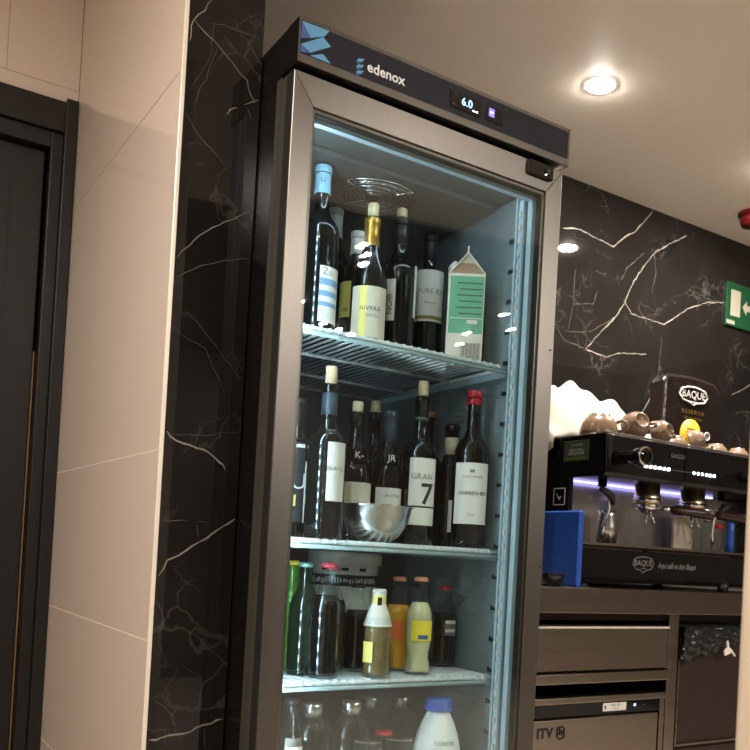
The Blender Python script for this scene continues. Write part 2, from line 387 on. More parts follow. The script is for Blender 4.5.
mb = MB(); mb.box(-2.2, 4.2, -4.6, 1.15, -0.05, 0.0); struct(mb.build('floor', 'floor'))
mb = MB(); mb.prism([(-2.2, -2.416), (4.2, -1.136), (4.2, 1.15), (-2.2, 1.15)], 'z', CEIL, CEIL + 0.05); struct(mb.build('ceiling', 'ceiling'))
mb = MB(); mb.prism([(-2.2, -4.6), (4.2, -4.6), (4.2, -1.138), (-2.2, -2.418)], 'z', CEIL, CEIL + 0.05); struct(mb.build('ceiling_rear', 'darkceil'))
mb = MB(); mb.box(-2.2, 4.2, -4.7, -4.6, 0, CEIL); struct(mb.build('wall_rear', 'rear'))
mb = MB(); mb.box(-2.3, -2.2, -4.6, 1.15, 0, CEIL); struct(mb.build('wall_left', 'side'))
mb = MB(); mb.box(4.2, 4.3, -4.6, 1.15, 0, CEIL); struct(mb.build('wall_right', 'hall'))
# black marble wall behind the bar
mb = MB(); mb.box(-0.003, 4.2, 1.03, 1.13, 0, CEIL)
for w, line in BACK_VEINS: strip_on(mb, line, 0.0009 * w + 0.0012, lambda x, z: (x, 1.0296, z), 1 if w > 3 else 2)
struct(mb.build('wall_back', ['marble', 'vein', 'veint']))
# the pillar: marble face, gloss tile flank
mb = MB(); mb.box(-0.141, -0.003, 0.15, 1.13, 0, CEIL)
for w, line in PILLAR_VEINS: strip_on(mb, [(min(max(x, -0.138), -0.005), z) for x, z in line], 0.00062 * w + 0.0003, lambda x, z: (x, 0.1497, z), 1 if w > 2 else 2)
struct(mb.build('wall_pillar', ['marble', 'vein', 'veint']))
mb = MB(); mb.box(-0.148, -0.1412, 0.155, 0.992, 0, CEIL)
for z, k in ((0.457, 1), (0.787, 1), (1.117, 1), (1.78, 2)):
    mb.box(-0.1483, -0.1479, 0.155, 0.992, z - 0.0011, z + 0.0011, k)
struct(mb.build('wall_side', ['cream', 'grout', 'groutd']))
mb = MB(); mb.box(-0.1495, -0.1415, 0.1475, 0.1545, 0, CEIL, 0, 0.0015); struct(mb.build('trim_1', 'trim'))
# wall with the dark doorway
mb = MB()
mb.box(-2.2, -0.149, 0.992, 1.09, 2.04, CEIL); mb.box(-2.2, -1.222, 0.992, 1.09, 0, 2.04)
mb.box(-0.17, -0.149, 1.0, 1.09, 0, 2.04)
mb.box(-2.2, -0.149, 0.9915, 0.9921, 2.082, 2.084, 1)
for x in (-0.317, -0.917, -1.517): mb.box(x - 0.001, x + 0.001, 0.9915, 0.9921, 2.082, CEIL, 1)
struct(mb.build('wall_door', ['cream', 'groutd']))
d = struct(MB().box(-0.178, -0.1495, 0.975, 1.0, 0, 2.052, 0, 0.002).box(-1.222, -1.15, 0.975, 1.0, 0, 2.052, 0, 0.002).box(-1.15, -0.178, 0.977, 1.0, 1.965, 2.042, 0, 0.002).build('trim_2', 'wood'))
d = struct(MB().box(-0.206, -0.178, 0.99, 1.06, 0, 1.965, 0, 0.002).box(-1.15, -1.12, 0.99, 1.06, 0, 1.965, 0, 0.002).box(-1.12, -0.206, 0.99, 1.06, 1.925, 1.965, 0, 0.002).build('trim_3', 'wood'))
door = struct(MB().box(-1.118, -0.214, 1.02, 1.06, 0.005, 1.923, 0, 0.002).box(-0.29, -0.286, 1.017, 1.0205, 0.1, 1.85, 1).box(-1.05, -1.046, 1.017, 1.0205, 0.1, 1.85, 1).build('door_1', ['wood', 'blackm']))
MB().box(-0.2135, -0.2085, 1.03, 1.055, 0.01, 1.42).build('edge_strip', 'palewood', door)
MB().box(-2.2, 0, 1.12, 1.14, 0, 2.1).build('wall_far', 'blackm')['kind'] = 'structure'
# cream jamb near the lens
struct(MB().box(0.085, 0.20, -0.95, -0.86, 0, CEIL, 0, 0.006).build('wall_jamb', 'side'))

# ---------------------------------------------------------------- ceiling downlights
def downlight(x, y, label, group=None, k='lamp', f=1.0):
    t = thing('ceiling_downlight', label, 'ceiling light', (x, y, CEIL), 0, group); t.scale = (f, f, 1)
    MB().lathe([(0.0412, -0.0003), (0.0455, -0.0003), (0.046, -0.0008), (0.044, -0.0014), (0.0412, -0.0012), (0.0412, -0.0003)], n=40).build('trim_ring', 'capwhite', t)
    MB().lathe([(0, -0.0042), (0.016, -0.0039), (0.028, -0.0032), (0.036, -0.0022), (0.0405, -0.0012)], n=40).build('lamp', k, t)
    return t
downlight(1.19, 0.518, 'round recessed downlight glowing in the cream ceiling above the bar')
downlight(2.04, 0.495, 'round recessed downlight over the bar, mirrored in the black marble beside the fridge')
for (x, y) in ((1.335, -2.106), (1.412, -2.21), (1.47, -2.33), (1.53, -3.15), (1.847, -3.48), (1.983, -3.54), (2.10, -3.59), (2.747, -3.286), (2.612, -3.03), (2.512, -2.54), (2.747, -2.76)):  # close clusters include added spots that imitate repeated reflections in the panes
    downlight(x, y, 'small hall ceiling spot, one of a set with repeats added for doubled reflections', 'hall spots mirrored in the fridge glass', 'lampf', 0.42)
for (x, y) in ((-1.15, -0.55), (-0.95, -1.6)):  # unseen lamps, added to brighten the cream wall
    downlight(x, y, 'unseen round downlight added to light the cream wall left of the fridge', 'unseen downlights added for the cream wall', 'lamp_fill')
t = thing('fire_alarm', 'small red round alarm on the ceiling at the right edge', 'alarm', (2.305, 0.80, CEIL))
MB().lathe([(0, -0.001), (0.058, -0.001), (0.058, -0.012), (0, -0.012)], n=32).build('base', 'alarm', t)
MB().lathe([(0, -0.012), (0.046, -0.012), (0.05, -0.03), (0.044, -0.05), (0, -0.052)], n=32).build('lens', 'alarm', t)

# exit sign on the back wall
t = thing('exit_sign', 'green emergency exit sign with door and arrow on the black marble', 'sign', (2.58, 1.022, 2.09))
MB().box(-0.13, 0.13, -0.004, 0.0065, -0.092, 0.092, 0, 0.0015).build('panel', 'green', t)
mb = MB(); mb.box(-0.105, -0.043, -0.0052, -0.0038, -0.048, 0.062); mb.prism([(-0.028, 0.0), (0.0, 0.03), (0.0, 0.012), (0.035, 0.012), (0.035, -0.012), (0.0, -0.012), (0.0, -0.03)], 'y', -0.0052, -0.0038)
mb.box(-0.128, -0.075, -0.0048, -0.0038, -0.084, -0.068)
# running figure
mb.lathe([(0, -0.0006), (0.012, -0.0006), (0.012, 0.0006), (0, 0.0006)], (0.087, -0.0045, 0.052), 16, 0, Matrix.Rotation(PI / 2, 4, 'X'))
mb.prism([(0.07, 0.036), (0.098, 0.036), (0.094, -0.01), (0.108, -0.05), (0.096, -0.05), (0.082, -0.016), (0.066, -0.05), (0.05, -0.05), (0.072, -0.01)], 'y', -0.0052, -0.0038)
mb.build('pictogram', 'phospho', t)

# ---------------------------------------------------------------- the display fridge
fr = thing('display_fridge', 'tall black and steel glass-door fridge full of bottles', 'fridge', (0.31, 0.34, 0))
O = (0.31, 0.34, 0)
def fpart(mb, name, mats, parent=fr, o=O): 
    ob = mb.build(name, mats, parent, origin=o); return ob
mb = MB()   # hollow black body
YB0, YB1 = 0.068, 0.685
mb.box(0.0005, 0.036, 0.083, YB1, 0.09, 1.7825, 0); mb.box(0.0025, 0.036, YB0, 0.083, 0.09, 1.7825, 0); mb.box(0.584, 0.616, YB0, YB1, 0.09, 1.782, 0)
mb.box(0.004, 0.616, YB1, YB1 + 0.03, 0.09, 1.782, 0); mb.box(0.036, 0.584, YB0, YB1, 1.75, 1.782, 0); mb.box(0.036, 0.584, YB0, YB1, 0.09, 0.30, 0)
mb.box(0.0005, 0.6195, 0.045, YB1 + 0.03, 1.783, 1.858, 0)
mb.box(0.0008, 0.0028, 0.064, 0.083, 0.1, 1.78, 1)
fpart(mb, 'cabinet', ['black', 'greyedge'])
for x in (0.05, 0.57):
    for y in (0.12, 0.64): fpart(MB().cyl((x, y, 0.0), (x, y, 0.09), 0.022), 'foot', 'blackm')
fpart(MB().box(0.02, 0.6, 0.09, 0.1, 0.03, 0.089).box(0.03, 0.59, 0.084, 0.09, 0.04, 0.044).box(0.03, 0.59, 0.084, 0.09, 0.055, 0.059).box(0.03, 0.59, 0.084, 0.09, 0.07, 0.074), 'grille', 'blackm')
# inner lining: walls, ceiling, floor, back, with shelf slots
mb = MB()
mb.box(0.0365, 0.046, 0.07, 0.684, 0.301, 1.749); mb.box(0.568, 0.5835, 0.07, 0.684, 0.301, 1.749)
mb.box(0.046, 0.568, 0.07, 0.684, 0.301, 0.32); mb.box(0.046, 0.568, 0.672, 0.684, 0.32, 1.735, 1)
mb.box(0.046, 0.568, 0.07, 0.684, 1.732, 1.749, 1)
mb.box(0.5615, 0.568, 0.088, 0.094, 0.32, 1.735, 2); mb.box(0.046, 0.0525, 0.088, 0.094, 0.32, 1.735, 2)
z = 0.40
while z < 1.70:
    mb.box(0.562, 0.5683, 0.096, 0.112, z - 0.006, z, 3); mb.box(0.566, 0.5683, 0.112, 0.117, z - 0.006, z + 0.003, 3); mb.box(0.0457, 0.052, 0.096, 0.112, z - 0.006, z, 3); z += 0.0655
fpart(mb, 'lining', ['liner', 'linerd', 'gasket', 'slot'])
# sloping evaporator hood with the round fan grille under the roof
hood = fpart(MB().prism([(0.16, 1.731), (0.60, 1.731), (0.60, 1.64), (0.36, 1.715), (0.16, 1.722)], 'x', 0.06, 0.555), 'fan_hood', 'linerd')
mb = MB()
for k in range(9):
    r = 0.018 + 0.0095 * k
    mb.tube([(0.305 + r * math.cos(a * PI / 20), 0.262 + r * math.sin(a * PI / 20), 1.7125 - 0.001 * (k % 2)) for a in range(41)], 0.0016, 6)
for k in range(4):
    a = k * PI / 2 + 0.5; mb.tube([(0.305 + 0.012 * math.cos(a), 0.262 + 0.012 * math.sin(a), 1.7105), (0.305 + 0.098 * math.cos(a), 0.262 + 0.098 * math.sin(a), 1.7105)], 0.0018, 6)
mb.cyl((0.305, 0.262, 1.708), (0.305, 0.262, 1.713), 0.014, 20)
fpart(mb, 'fan_grille', 'bowl', hood, O)
# led strips behind the door stiles
def led_strip(x0, x1, y0, y1, cx, cy, k='led'):
    mb = MB(); mb.box(x0, x1, y0, y1, 0.33, 1.72, 0)
    z = 0.345
    while z < 1.715: mb.box(cx - 0.0035, cx + 0.0035, cy - 0.0035, cy + 0.0035, z - 0.006, z + 0.006, 1); z += 0.028
    fpart(mb, 'led_strip', ['gasket', k])
led_strip(0.0465, 0.0505, 0.071, 0.085, 0.0515, 0.078)
led_strip(0.5635, 0.5675, 0.071, 0.085, 0.5625, 0.078, 'capwhite')
mb = MB(); mb.box(0.06, 0.555, 0.071, 0.083, 1.728, 1.7318, 0)
x = 0.075
while x < 0.545: mb.box(x - 0.006, x + 0.006, 0.0745, 0.0805, 1.7265, 1.728, 1); x += 0.028
fpart(mb, 'led_strip', ['gasket', 'led2'])
# shelves
def shelf(z):
    mb = MB()
    for y in (0.098, 0.30, 0.50, 0.655): mb.tube([(0.054, y, z - 0.0065), (0.56, y, z - 0.0065)], 0.0042, 8)
    for x in (0.054, 0.56): mb.tube([(x, 0.098, z - 0.0065), (x, 0.655, z - 0.0065)], 0.0042, 8)
    x = 0.067
    while x < 0.553: mb.tube([(x, 0.094, z - 0.0095), (x, 0.097, z - 0.003), (x, 0.655, z - 0.003)], 0.0029, 6); x += 0.0181
    s = fpart(mb, 'shelf', 'wire')
    fpart(MB().tube([(0.054, 0.096, z - 0.0155), (0.56, 0.096, z - 0.0155)], 0.0042, 8), 'front_rail', 'lip', s, O)
    for x in (0.05, 0.5605): fpart(MB().box(x, x + 0.003, 0.1, 0.65, z - 0.024, z - 0.0115), 'side_clip', 'gasket', s, O)
SH = [1.372, 0.981, 0.718, 0.440]
for z in SH: shelf(z)
# the door: mitred steel frame, two panes, spacer, gasket, lock
DX0, DX1, DZ0, DZ1, DY0, DY1 = 0.0025, 0.617, 0.12, 1.775, 0.015, 0.058
fw, ft = 0.0395, 0.051
mb = MB()
def bar(outer, inner):
    b = bmesh.new()
    p = [b.verts.new((x, DY0 + (0.0 if k < 2 else 0.003), z)) for k, (x, z) in enumerate(outer + inner)] + [b.verts.new((x, DY1, z)) for x, z in outer + inner]
    for f in ((0, 1, 2, 3), (7, 6, 5, 4), (0, 4, 5, 1), (2, 6, 7, 3), (1, 5, 6, 2), (3, 7, 4, 0)): b.faces.new([p[i] for i in f])
    bmesh.ops.recalc_face_normals(b, faces=b.faces)
    bmesh.ops.bevel(b, geom=b.edges[:], offset=0.0008, segments=1, affect='EDGES')
    mb._merge(b, 0)
A, B, C_, D_ = (DX0, DZ0), (DX1, DZ0), (DX1, DZ1), (DX0, DZ1)
a, b_, c, d = (DX0 + fw, DZ0 + 0.042), (DX1 - fw, DZ0 + 0.042), (DX1 - fw, DZ1 - ft), (DX0 + fw, DZ1 - ft)
bar([A, B], [b_, a]); bar([B, C_], [c, b_]); bar([C_, D_], [d, c]); bar([D_, A], [a, d])
for z in (0.95, 0.55, 1.40): mb.cyl((0.6085, 0.0145, z), (0.6085, 0.0165, z), 0.0022, 10, 1)
mb.box(0.0008, 0.0026, 0.0165, 0.042, DZ0, DZ1, 1); mb.box(0.0008, 0.0026, 0.042, 0.062, DZ0, DZ1, 2)
door_f = fpart(mb, 'door', ['steel', 'slot', 'greyedge'])
gx0, gx1, gz0, gz1 = DX0 + fw, DX1 - fw, DZ0 + 0.042, DZ1 - ft
fpart(MB().box(gx0 - 0.001, gx1 + 0.001, 0.019, 0.023, gz0 - 0.001, gz1 + 0.001), 'outer_pane', 'pane', door_f, O)
pn = fpart(MB().box(gx0 + 0.004, gx1 - 0.004, 0.039, 0.043, gz0 + 0.004, gz1 - 0.004), 'inner_pane', 'pane', door_f, O)
def ring(x0, x1, z0, z1, t, y0, y1, mi, m_):
    m_.box(x0, x0 + t, y0, y1, z0, z1, mi); m_.box(x1 - t, x1, y0, y1, z0, z1, mi); m_.box(x0 + t, x1 - t, y0, y1, z0, z0 + t, mi); m_.box(x0 + t, x1 - t, y0, y1, z1 - t, z1, mi)
m_ = MB(); ring(gx0, gx1, gz0, gz1, 0.006, 0.0235, 0.0385, 0, m_); ring(gx0 + 0.006, gx1 - 0.006, gz0 + 0.006, gz1 - 0.006, 0.002, 0.026, 0.0385, 1, m_); fpart(m_, 'spacer', ['steel', 'slot'], door_f, O)
m_ = MB(); ring(gx0 + 0.001, gx1 - 0.001, gz0 + 0.001, gz1 - 0.001, 0.012, 0.0435, 0.057, 0, m_); ring(0.03, 0.59, 0.14, 1.746, 0.018, 0.0582, 0.0675, 0, m_); fpart(m_, 'gasket', 'gasket', door_f, O)
mb = MB().box(0.521, 0.586, 0.0075, 0.0155, 1.7455, 1.774, 0, 0.001); mb.cyl((0.569, 0.0085, 1.76), (0.569, 0.004, 1.76), 0.008, 24, 1); mb.cyl((0.569, 0.0042, 1.76), (0.569, 0.0035, 1.76), 0.0055, 20, 1); mb.box(0.5683, 0.5697, 0.003, 0.0045, 1.7565, 1.7635, 2)
fpart(mb, 'lock', ['blackg', 'chrome', 'slot'], door_f, O)
# header
mb = MB()
mb.prism([(0.0, 1.782), (0.0, 1.86), (0.044, 1.86), (0.044, 1.782)], 'x', 0.0, 0.62, 0, 0.0008)
mb.box(0.003, 0.614, -0.0008, 0.002, 1.7965, 1.8525, 1)
mb.box(-0.0004, 0.0005, 0.001, 0.044, 1.783, 1.859, 2)
hd = fpart(mb, 'control_panel', ['steel', 'navy', 'black'])
def flat(x, z, y=-0.0012): return lambda u, v: (x + u, y, z + v)
mb = MB()
def para(pts, mi, y=-0.0014): mb.prism(pts, 'y', y, -0.0006, mi)
para([(0.0035, 1.8505), (0.012, 1.8505), (0.0555, 1.852), (0.0465, 1.8395), (0.0215, 1.8275)], 0)
para([(0.0035, 1.8505), (0.0215, 1.8275), (0.0035, 1.821)], 1)
para([(0.0035, 1.8105), (0.044, 1.8375), (0.060, 1.8265), (0.0215, 1.802)], 0)
para([(0.0035, 1.8100), (0.020, 1.801), (0.0035, 1.7975)], 1)
para([(0.0225, 1.798), (0.0455, 1.8085), (0.0615, 1.7972), (0.024, 1.7972)], 0)
fpart(mb, 'corner_pattern', ['logo', 'logo2'], hd, O)
mb = MB()
for k in range(3):
    zz = 1.8205 - 0.0105 * k
    para([(0.1105, zz), (0.1145, zz + 0.0055), (0.1265, zz + 0.0085), (0.1225, zz + 0.0022)], 0); para([(0.1105, zz - 0.0006), (0.1225, zz + 0.0016), (0.1135, zz - 0.0045)], 1)
fpart(mb, 'emblem', ['logo', 'logo2'], hd, O)
fpart(MB().text('edenox', 0.0262, flat(0.1325, 1.8185), 0, 'LEFT', 0, 1.0, 0.0006), 'lettering', 'white', hd, O)
mb = MB().box(0.313, 0.386, -0.0026, 0.0, 1.808, 1.84, 0, 0.001)
mb.text('6.0', 0.0215, flat(0.3515, 1.8245, -0.003), 1)
mb.text('12', 0.006, flat(0.324, 1.834, -0.003), 2); mb.box(0.366, 0.370, -0.0031, -0.0026, 1.814, 1.816, 3); mb.box(0.373, 0.377, -0.0031, -0.0026, 1.814, 1.816, 3); mb.box(0.319, 0.323, -0.0031, -0.0026, 1.813, 1.8145, 2)
fpart(mb, 'display', ['blackg', 'digit', 'greyink', 'button'], hd, O)
mb = MB().box(0.398, 0.440, -0.0022, 0.0, 1.809, 1.84, 0, 0.001); mb.box(0.405, 0.418, -0.0028, -0.002, 1.818, 1.834, 1); mb.box(0.408, 0.415, -0.0032, -0.0027, 1.8245, 1.8275, 2); mb.box(0.432, 0.434, -0.0028, -0.002, 1.816, 1.832, 0)
fpart(mb, 'switch', ['blackg', 'digitv', 'digit'], hd, O)
# ---------------------------------------------------------------- bottles in the fridge
def face_angle(x, y): return math.degrees(math.atan2(CAMY - y, CAMX - x))

def bottle_profile(H, r, style):
    n = 0.0138
    if style == 'burgundy':
        return [(0, 0.004), (r * 0.55, 0.003), (r * 0.94, 0), (r, 0.004), (r, H * 0.46), (r * 0.985, H * 0.50), (r * 0.90, H * 0.565), (r * 0.74, H * 0.64), (r * 0.56, H * 0.71), (n + 0.002, H * 0.78), (n, H * 0.84), (n, H - 0.016), (n + 0.0022, H - 0.015), (n + 0.0022, H - 0.004), (n, H), (n * 0.6, H), (n * 0.6, H - 0.004), (0, H - 0.005)]
    return [(0, 0.004), (r * 0.55, 0.003), (r * 0.94, 0), (r, 0.004), (r, H * 0.595), (r * 0.985, H * 0.622), (r * 0.92, H * 0.648), (r * 0.76, H * 0.676), (r * 0.56, H * 0.70), (n + 0.004, H * 0.725), (n + 0.001, H * 0.75), (n, H - 0.018), (n + 0.002, H - 0.017), (n + 0.002, H - 0.004), (n, H), (n * 0.6, H), (n * 0.6, H - 0.004), (0, H - 0.005)]

def wine(label, X, Y, Z, H, r, gl, style='bordeaux', cork=0.0, cap=None, labels=(), group='wine bottles in the fridge', neckmark=None):
    t = thing('wine_bottle', label, 'wine bottle', (X, Y, Z), 0, group)
    Hg = H - cork; ph = face_angle(X, Y)
    prof = bottle_profile(Hg, r, style)
    MB().lathe(prof, n=48).build('glass_body', gl, t)
    if cork: MB().lathe([(0, Hg - 0.003), (0.0085, Hg - 0.003), (0.0092, Hg), (0.0112, Hg + 0.002), (0.0116, Hg + cork - 0.002), (0.0105, Hg + cork), (0, Hg + cork)], n=24).build('cork', 'cork', t)
    if cap:
        key, z0, z1, txt = cap
        m_ = MB().lathe([(0.0152, z0), (0.0164, z0 + 0.0005), (0.0152, z0 + (z1 - z0) * 0.5), (0.0158, z1 - 0.014), (0.0168, z1 - 0.012), (0.0168, z1 - 0.002), (0.0158, z1), (0, z1 + 0.0006)], n=32)
        if txt: m_.text(txt, 0.013, lambda u, v: (0.0172 * math.cos(R(ph) + u / 0.016), 0.0172 * math.sin(R(ph) + u / 0.016), z0 + (z1 - z0) * 0.42 + v), 1, 'CENTER', 0.0, 1.0, 0.0, 0.003)
        m_.build('capsule', [key, 'ink'], t)
    if neckmark:
        key, z0, z1 = neckmark; MB().lathe([(0.0150, z0), (0.0158, z0), (0.0152, z1), (0.0145, z1)], n=32).build('neck_band', key, t)
    for (key, a0, a1, z0, z1, marks) in labels:
        m_ = MB().wrap(r + 0.0009, ph + a0, ph + a1, z0, z1, 0, 20); ks = [key]
        for mk in marks:
            if mk[0] == 'band':
                _, k, u0, u1, v0, v1 = mk; ks.append(k)
                m_.wrap(r + 0.0013, ph + a0 + (a1 - a0) * u0, ph + a0 + (a1 - a0) * u1, z0 + (z1 - z0) * v0, z0 + (z1 - z0) * v1, len(ks) - 1, 12)
            else:
                _, k, s, size, u, v = mk[:6]; ks.append(k); rr = r + 0.0015
                ac = R(ph + a0 + (a1 - a0) * u); zc = z0 + (z1 - z0) * v
                if len(mk) > 6: fn = lambda x, y, ac=ac, zc=zc, rr=rr: (rr * math.cos(ac - y / rr), rr * math.sin(ac - y / rr), zc + x)
                else: fn = lambda x, y, ac=ac, zc=zc, rr=rr: (rr * math.cos(ac + x / rr), rr * math.sin(ac + x / rr), zc + y)
                m_.text(s, size, fn, len(ks) - 1, 'CENTER', 0.0, 1.0, 0.0009 if s == '7' else 0.0, 0.004)
        m_.build('label', ks, t)
    return t

S1, S2, S3, S4 = SH
T = 'txt'
# top shelf
wine('tall dark bottle with pale blue capsule at the left end of the top shelf', 0.158, 0.200, S1, 0.343, 0.0375, 'winegl', cap=('capblue', 0.286, 0.342, 'U'),
     labels=[('label', 5, 92, 0.028, 0.136, [('band', 'blueprint', 0, 1, 0.66, 0.78), ('band', 'blueprint', 0, 1, 0.46, 0.56), ('band', 'blueprint', 0, 1, 0.28, 0.36), (T, 'greyink', 'Zu', 0.02, 0.28, 0.9)])])
wine('dark bottle with white capsule behind the pale blue capped one', 0.268, 0.352, S1, 0.334, 0.037, 'winegl', cap=('capwhite', 0.268, 0.332, None))
wine('bottle of pale wine with yellow label and white capsule, back of the top shelf', 0.285, 0.275, S1, 0.264, 0.035, 'winegl', 'burgundy', cap=('capwhite', 0.215, 0.2635, None),
     labels=[('yellow', -68, 30, 0.075, 0.150, [('band', 'cream_label', 0.55, 1, 0, 1), (T, 'ink', '46', 0.014, 0.35, 0.2)])])
wine('sloping bottle with cork, gold neck and cream label with yellow stripe', 0.272, 0.195, S1, 0.297, 0.0375, 'winebr', 'burgundy', cork=0.028, cap=('capgold', 0.208, 0.2665, None),
     labels=[('cream_label', -58, 66, 0.016, 0.119, [('band', 'yellow', 0.24, 0.42, 0, 1), (T, 'ink', 'AIVRRA', 0.013, 0.52, 0.56), (T, 'greyink', 'VERMELL', 0.0085, 0.58, 0.42)])])
wine('dark bottle with two narrow labels in the middle of the top shelf', 0.362, 0.230, S1, 0.321, 0.0375, 'winegl', cork=0.02, cap=('capblack', 0.24, 0.3, None),
     labels=[('label', -40, -8, 0.073, 0.160, [(T, 'capgrey', 'NOIR', 0.018, 0.5, 0.4, 1)]), ('label', 62, 120, 0.088, 0.197, [])])
wine('dark bottle with off-white olive-edged label beside the green carton', 0.4785, 0.290, S1, 0.31, 0.035, 'winebr', cap=('capblack', 0.25, 0.3095, None),
     labels=[('label', -52, 66, 0.107, 0.222, [('band', 'olive', 0, 1, 0.04, 0.11), (T, 'greyink', 'PURE RE', 0.0165, 0.5, 0.58), (T, 'greyink', 'Blanco', 0.009, 0.5, 0.36)])])
# second shelf
wine('dark bottle with white scrawled label cut off at the left of the middle shelf', 0.150, 0.235, S2, 0.277, 0.037, 'winegl', cap=('capblack', 0.22, 0.2765, None),
     labels=[('ink', -30, 28, 0.03, 0.187, [(T, 'label', 'SU', 0.045, 0.45, 0.5), ('band', 'yellow', 0.1, 0.6, 0.2, 0.34), ('band', 'label', 0.05, 0.95, 0.93, 0.97)]), ('label', 30, 60, 0.03, 0.15, [])])
wine('large dark bottle with pale cork nearest the left of the middle shelf', 0.169, 0.140, S2, 0.330, 0.0375, 'winegl', cork=0.034, neckmark=('capgrey', 0.236, 0.285),
     labels=[('label', 2, 62, 0.071, 0.182, [(T, 'greyink', 'BLANC', 0.012, 0.45, 0.55)])])
wine('sloping corked bottle lettered K with yellow edged cream label behind the bowl', 0.292, 0.25, S2, 0.293, 0.036, 'winebr', 'burgundy', cork=0.022,
     labels=[('cream_label', -45, 75, 0.05, 0.122, [('band', 'yellow', 0.0, 0.2, 0, 1)]), ('winebr', -15, 55, 0.165, 0.19, [(T, 'label', 'K-', 0.02, 0.4, 0.5)])])
wine('corked dark bottle in the back row between the K and grey capped bottles', 0.399, 0.36, S2, 0.322, 0.036, 'winebr', cork=0.026, labels=[('label', -30, 10, 0.06, 0.12, [])])
wine('bottle with blue-grey capsule and white label rising behind the steel bowl', 0.362, 0.235, S2, 0.280, 0.034, 'winegl', 'burgundy', cap=('capgrey', 0.212, 0.2795, None),
     labels=[('label', -38, 68, 0.05, 0.116, [(T, 'greyink', 'Jean Marc', 0.009, 0.6, 0.76)]), ('winegl', -30, 60, 0.165, 0.19, [(T, 'label', 'JR', 0.02, 0.5, 0.5)])])
wine('corked bottle with white label bearing a large black 7', 0.4235, 0.205, S2, 0.350, 0.036, 'winegl', cork=0.032, neckmark=('oliveg', 0.264, 0.272),
     labels=[('label', -32, 70, 0.042, 0.183, [('band', 'ink', 0, 1, 0.26, 0.285), (T, 'greyink', 'GRAN', 0.018, 0.44, 0.72), (T, 'ink', '7', 0.062, 0.62, 0.45)])])
wine('dark bottle with orange cap showing behind the number 7 bottle', 0.527, 0.335, S2, 0.312, 0.035, 'winegl', cap=('caporange', 0.299, 0.3115, None))
wine('slim dark bottle with yellowish neck paper left of the red capped one', 0.524, 0.232, S2, 0.272, 0.033, 'winebr', cap=('capblack', 0.246, 0.2715, None), neckmark=('cream_label', 0.205, 0.243),
     labels=[('label', 0, 22, 0.033, 0.103, [])])
wine('red capped bottle with tall white label at the right of the middle shelf', 0.520, 0.148, S2, 0.336, 0.0375, 'winebr', cap=('capred', 0.306, 0.3355, None),
     labels=[('label', -58, 66, 0.050, 0.179, [(T, 'ink', 'AMAREN 887', 0.0115, 0.53, 0.5), (T, 'greyink', 'ANGEL AMAREN', 0.0062, 0.5, 0.77), ('band', 'greyink', 0.44, 0.56, 0.84, 0.89), (T, 'greyink', '2018', 0.007, 0.5, 0.15)])])
# the steel bowl
tb = MB().lathe([(0, 0.0), (0.028, 0.0), (0.032, 0.002), (0.047, 0.012), (0.060, 0.030), (0.068, 0.052), (0.0715, 0.068), (0.0745, 0.0705), (0.0735, 0.0725), (0.070, 0.070), (0.066, 0.054), (0.058, 0.032), (0.045, 0.014), (0.03, 0.004), (0, 0.003)], n=64).build('steel_bowl', 'bowl', None, (0.283, 0.158, S2 + 0.0005))
tb.location = (0.292, 0.152, S2 + 0.0005); tag(tb, 'shallow polished steel mixing bowl on the middle shelf', 'bowl')

# third shelf
def soft_bottle(name, label, X, Y, Z, H, r, liquid, fill, cap, capr=0.0145, outer='clear', labels=(), wavy=False, cat='bottle', group='soft drink and beer bottles on the third shelf', neck=0.0128):
    t = thing(name, label, cat, (X, Y, Z), 0, group)
    def rad(z):
        u = z / H
        if u < 0.60:
            w = r
            if wavy: w = r * (1 - 0.13 * math.exp(-((u - 0.20) / 0.075) ** 2))
            return w
        if u < 0.84: s = (u - 0.60) / 0.24; return r + (neck - r) * (3 * s * s - 2 * s ** 3)
        return neck
    N = 30
    prof = [(0, 0.003), (r * 0.6, 0.002), (r * 0.9, 0.0)] + [(rad(H * (0.02 + 0.95 * i / N)), H * (0.02 + 0.95 * i / N)) for i in range(N + 1)] + [(neck * 0.7, H * 0.975)]
    MB().lathe(prof, n=36).build('glass_body', outer, t)
    if liquid:
        top = fill * H; zs = [0.006 + (top - 0.006) * i / 24 for i in range(25)]
        MB().lathe([(0, 0.006)] + [(max(0.002, rad(z) - 0.0022), z) for z in zs] + [(0, top)], n=36).build('drink', liquid, t)
    MB().lathe([(neck + 0.0005, H - 0.009), (capr, H - 0.0085), (capr, H - 0.006), (capr - 0.0015, H - 0.001), (capr - 0.004, H), (0, H)], n=22).build('crown_cap', cap, t)
    ph = face_angle(X, Y)
    eps = 0.0006
    for (key, a0, a1, z0, z1, marks) in labels:
        eps += 0.0004; rr = max(rad(z0), rad(z1)) + 0.0008; m_ = MB(); ks = [key]
        b = bmesh.new(); P = []
        n = 16
        for i in range(n + 1):
            a = R(ph + a0 + (a1 - a0) * i / n)
            P.append([b.verts.new(((rad(z) + eps) * math.cos(a), (rad(z) + eps) * math.sin(a), z)) for z in (z0, z0 + (z1 - z0) / 3, z0 + (z1 - z0) * 2 / 3, z1)])
        for p, q in zip(P[:-1], P[1:]):
            for k in range(3): b.faces.new((p[k], q[k], q[k + 1], p[k + 1]))
        m_._merge(b, 0)
        for mk in marks:
            if mk[0] == 'band':
                _, k, u0, u1, v0, v1 = mk; ks.append(k); m_.wrap(rr + 0.0005, ph + a0 + (a1 - a0) * u0, ph + a0 + (a1 - a0) * u1, z0 + (z1 - z0) * v0, z0 + (z1 - z0) * v1, len(ks) - 1, 10)
        m_.build('label', ks, t)
    return t
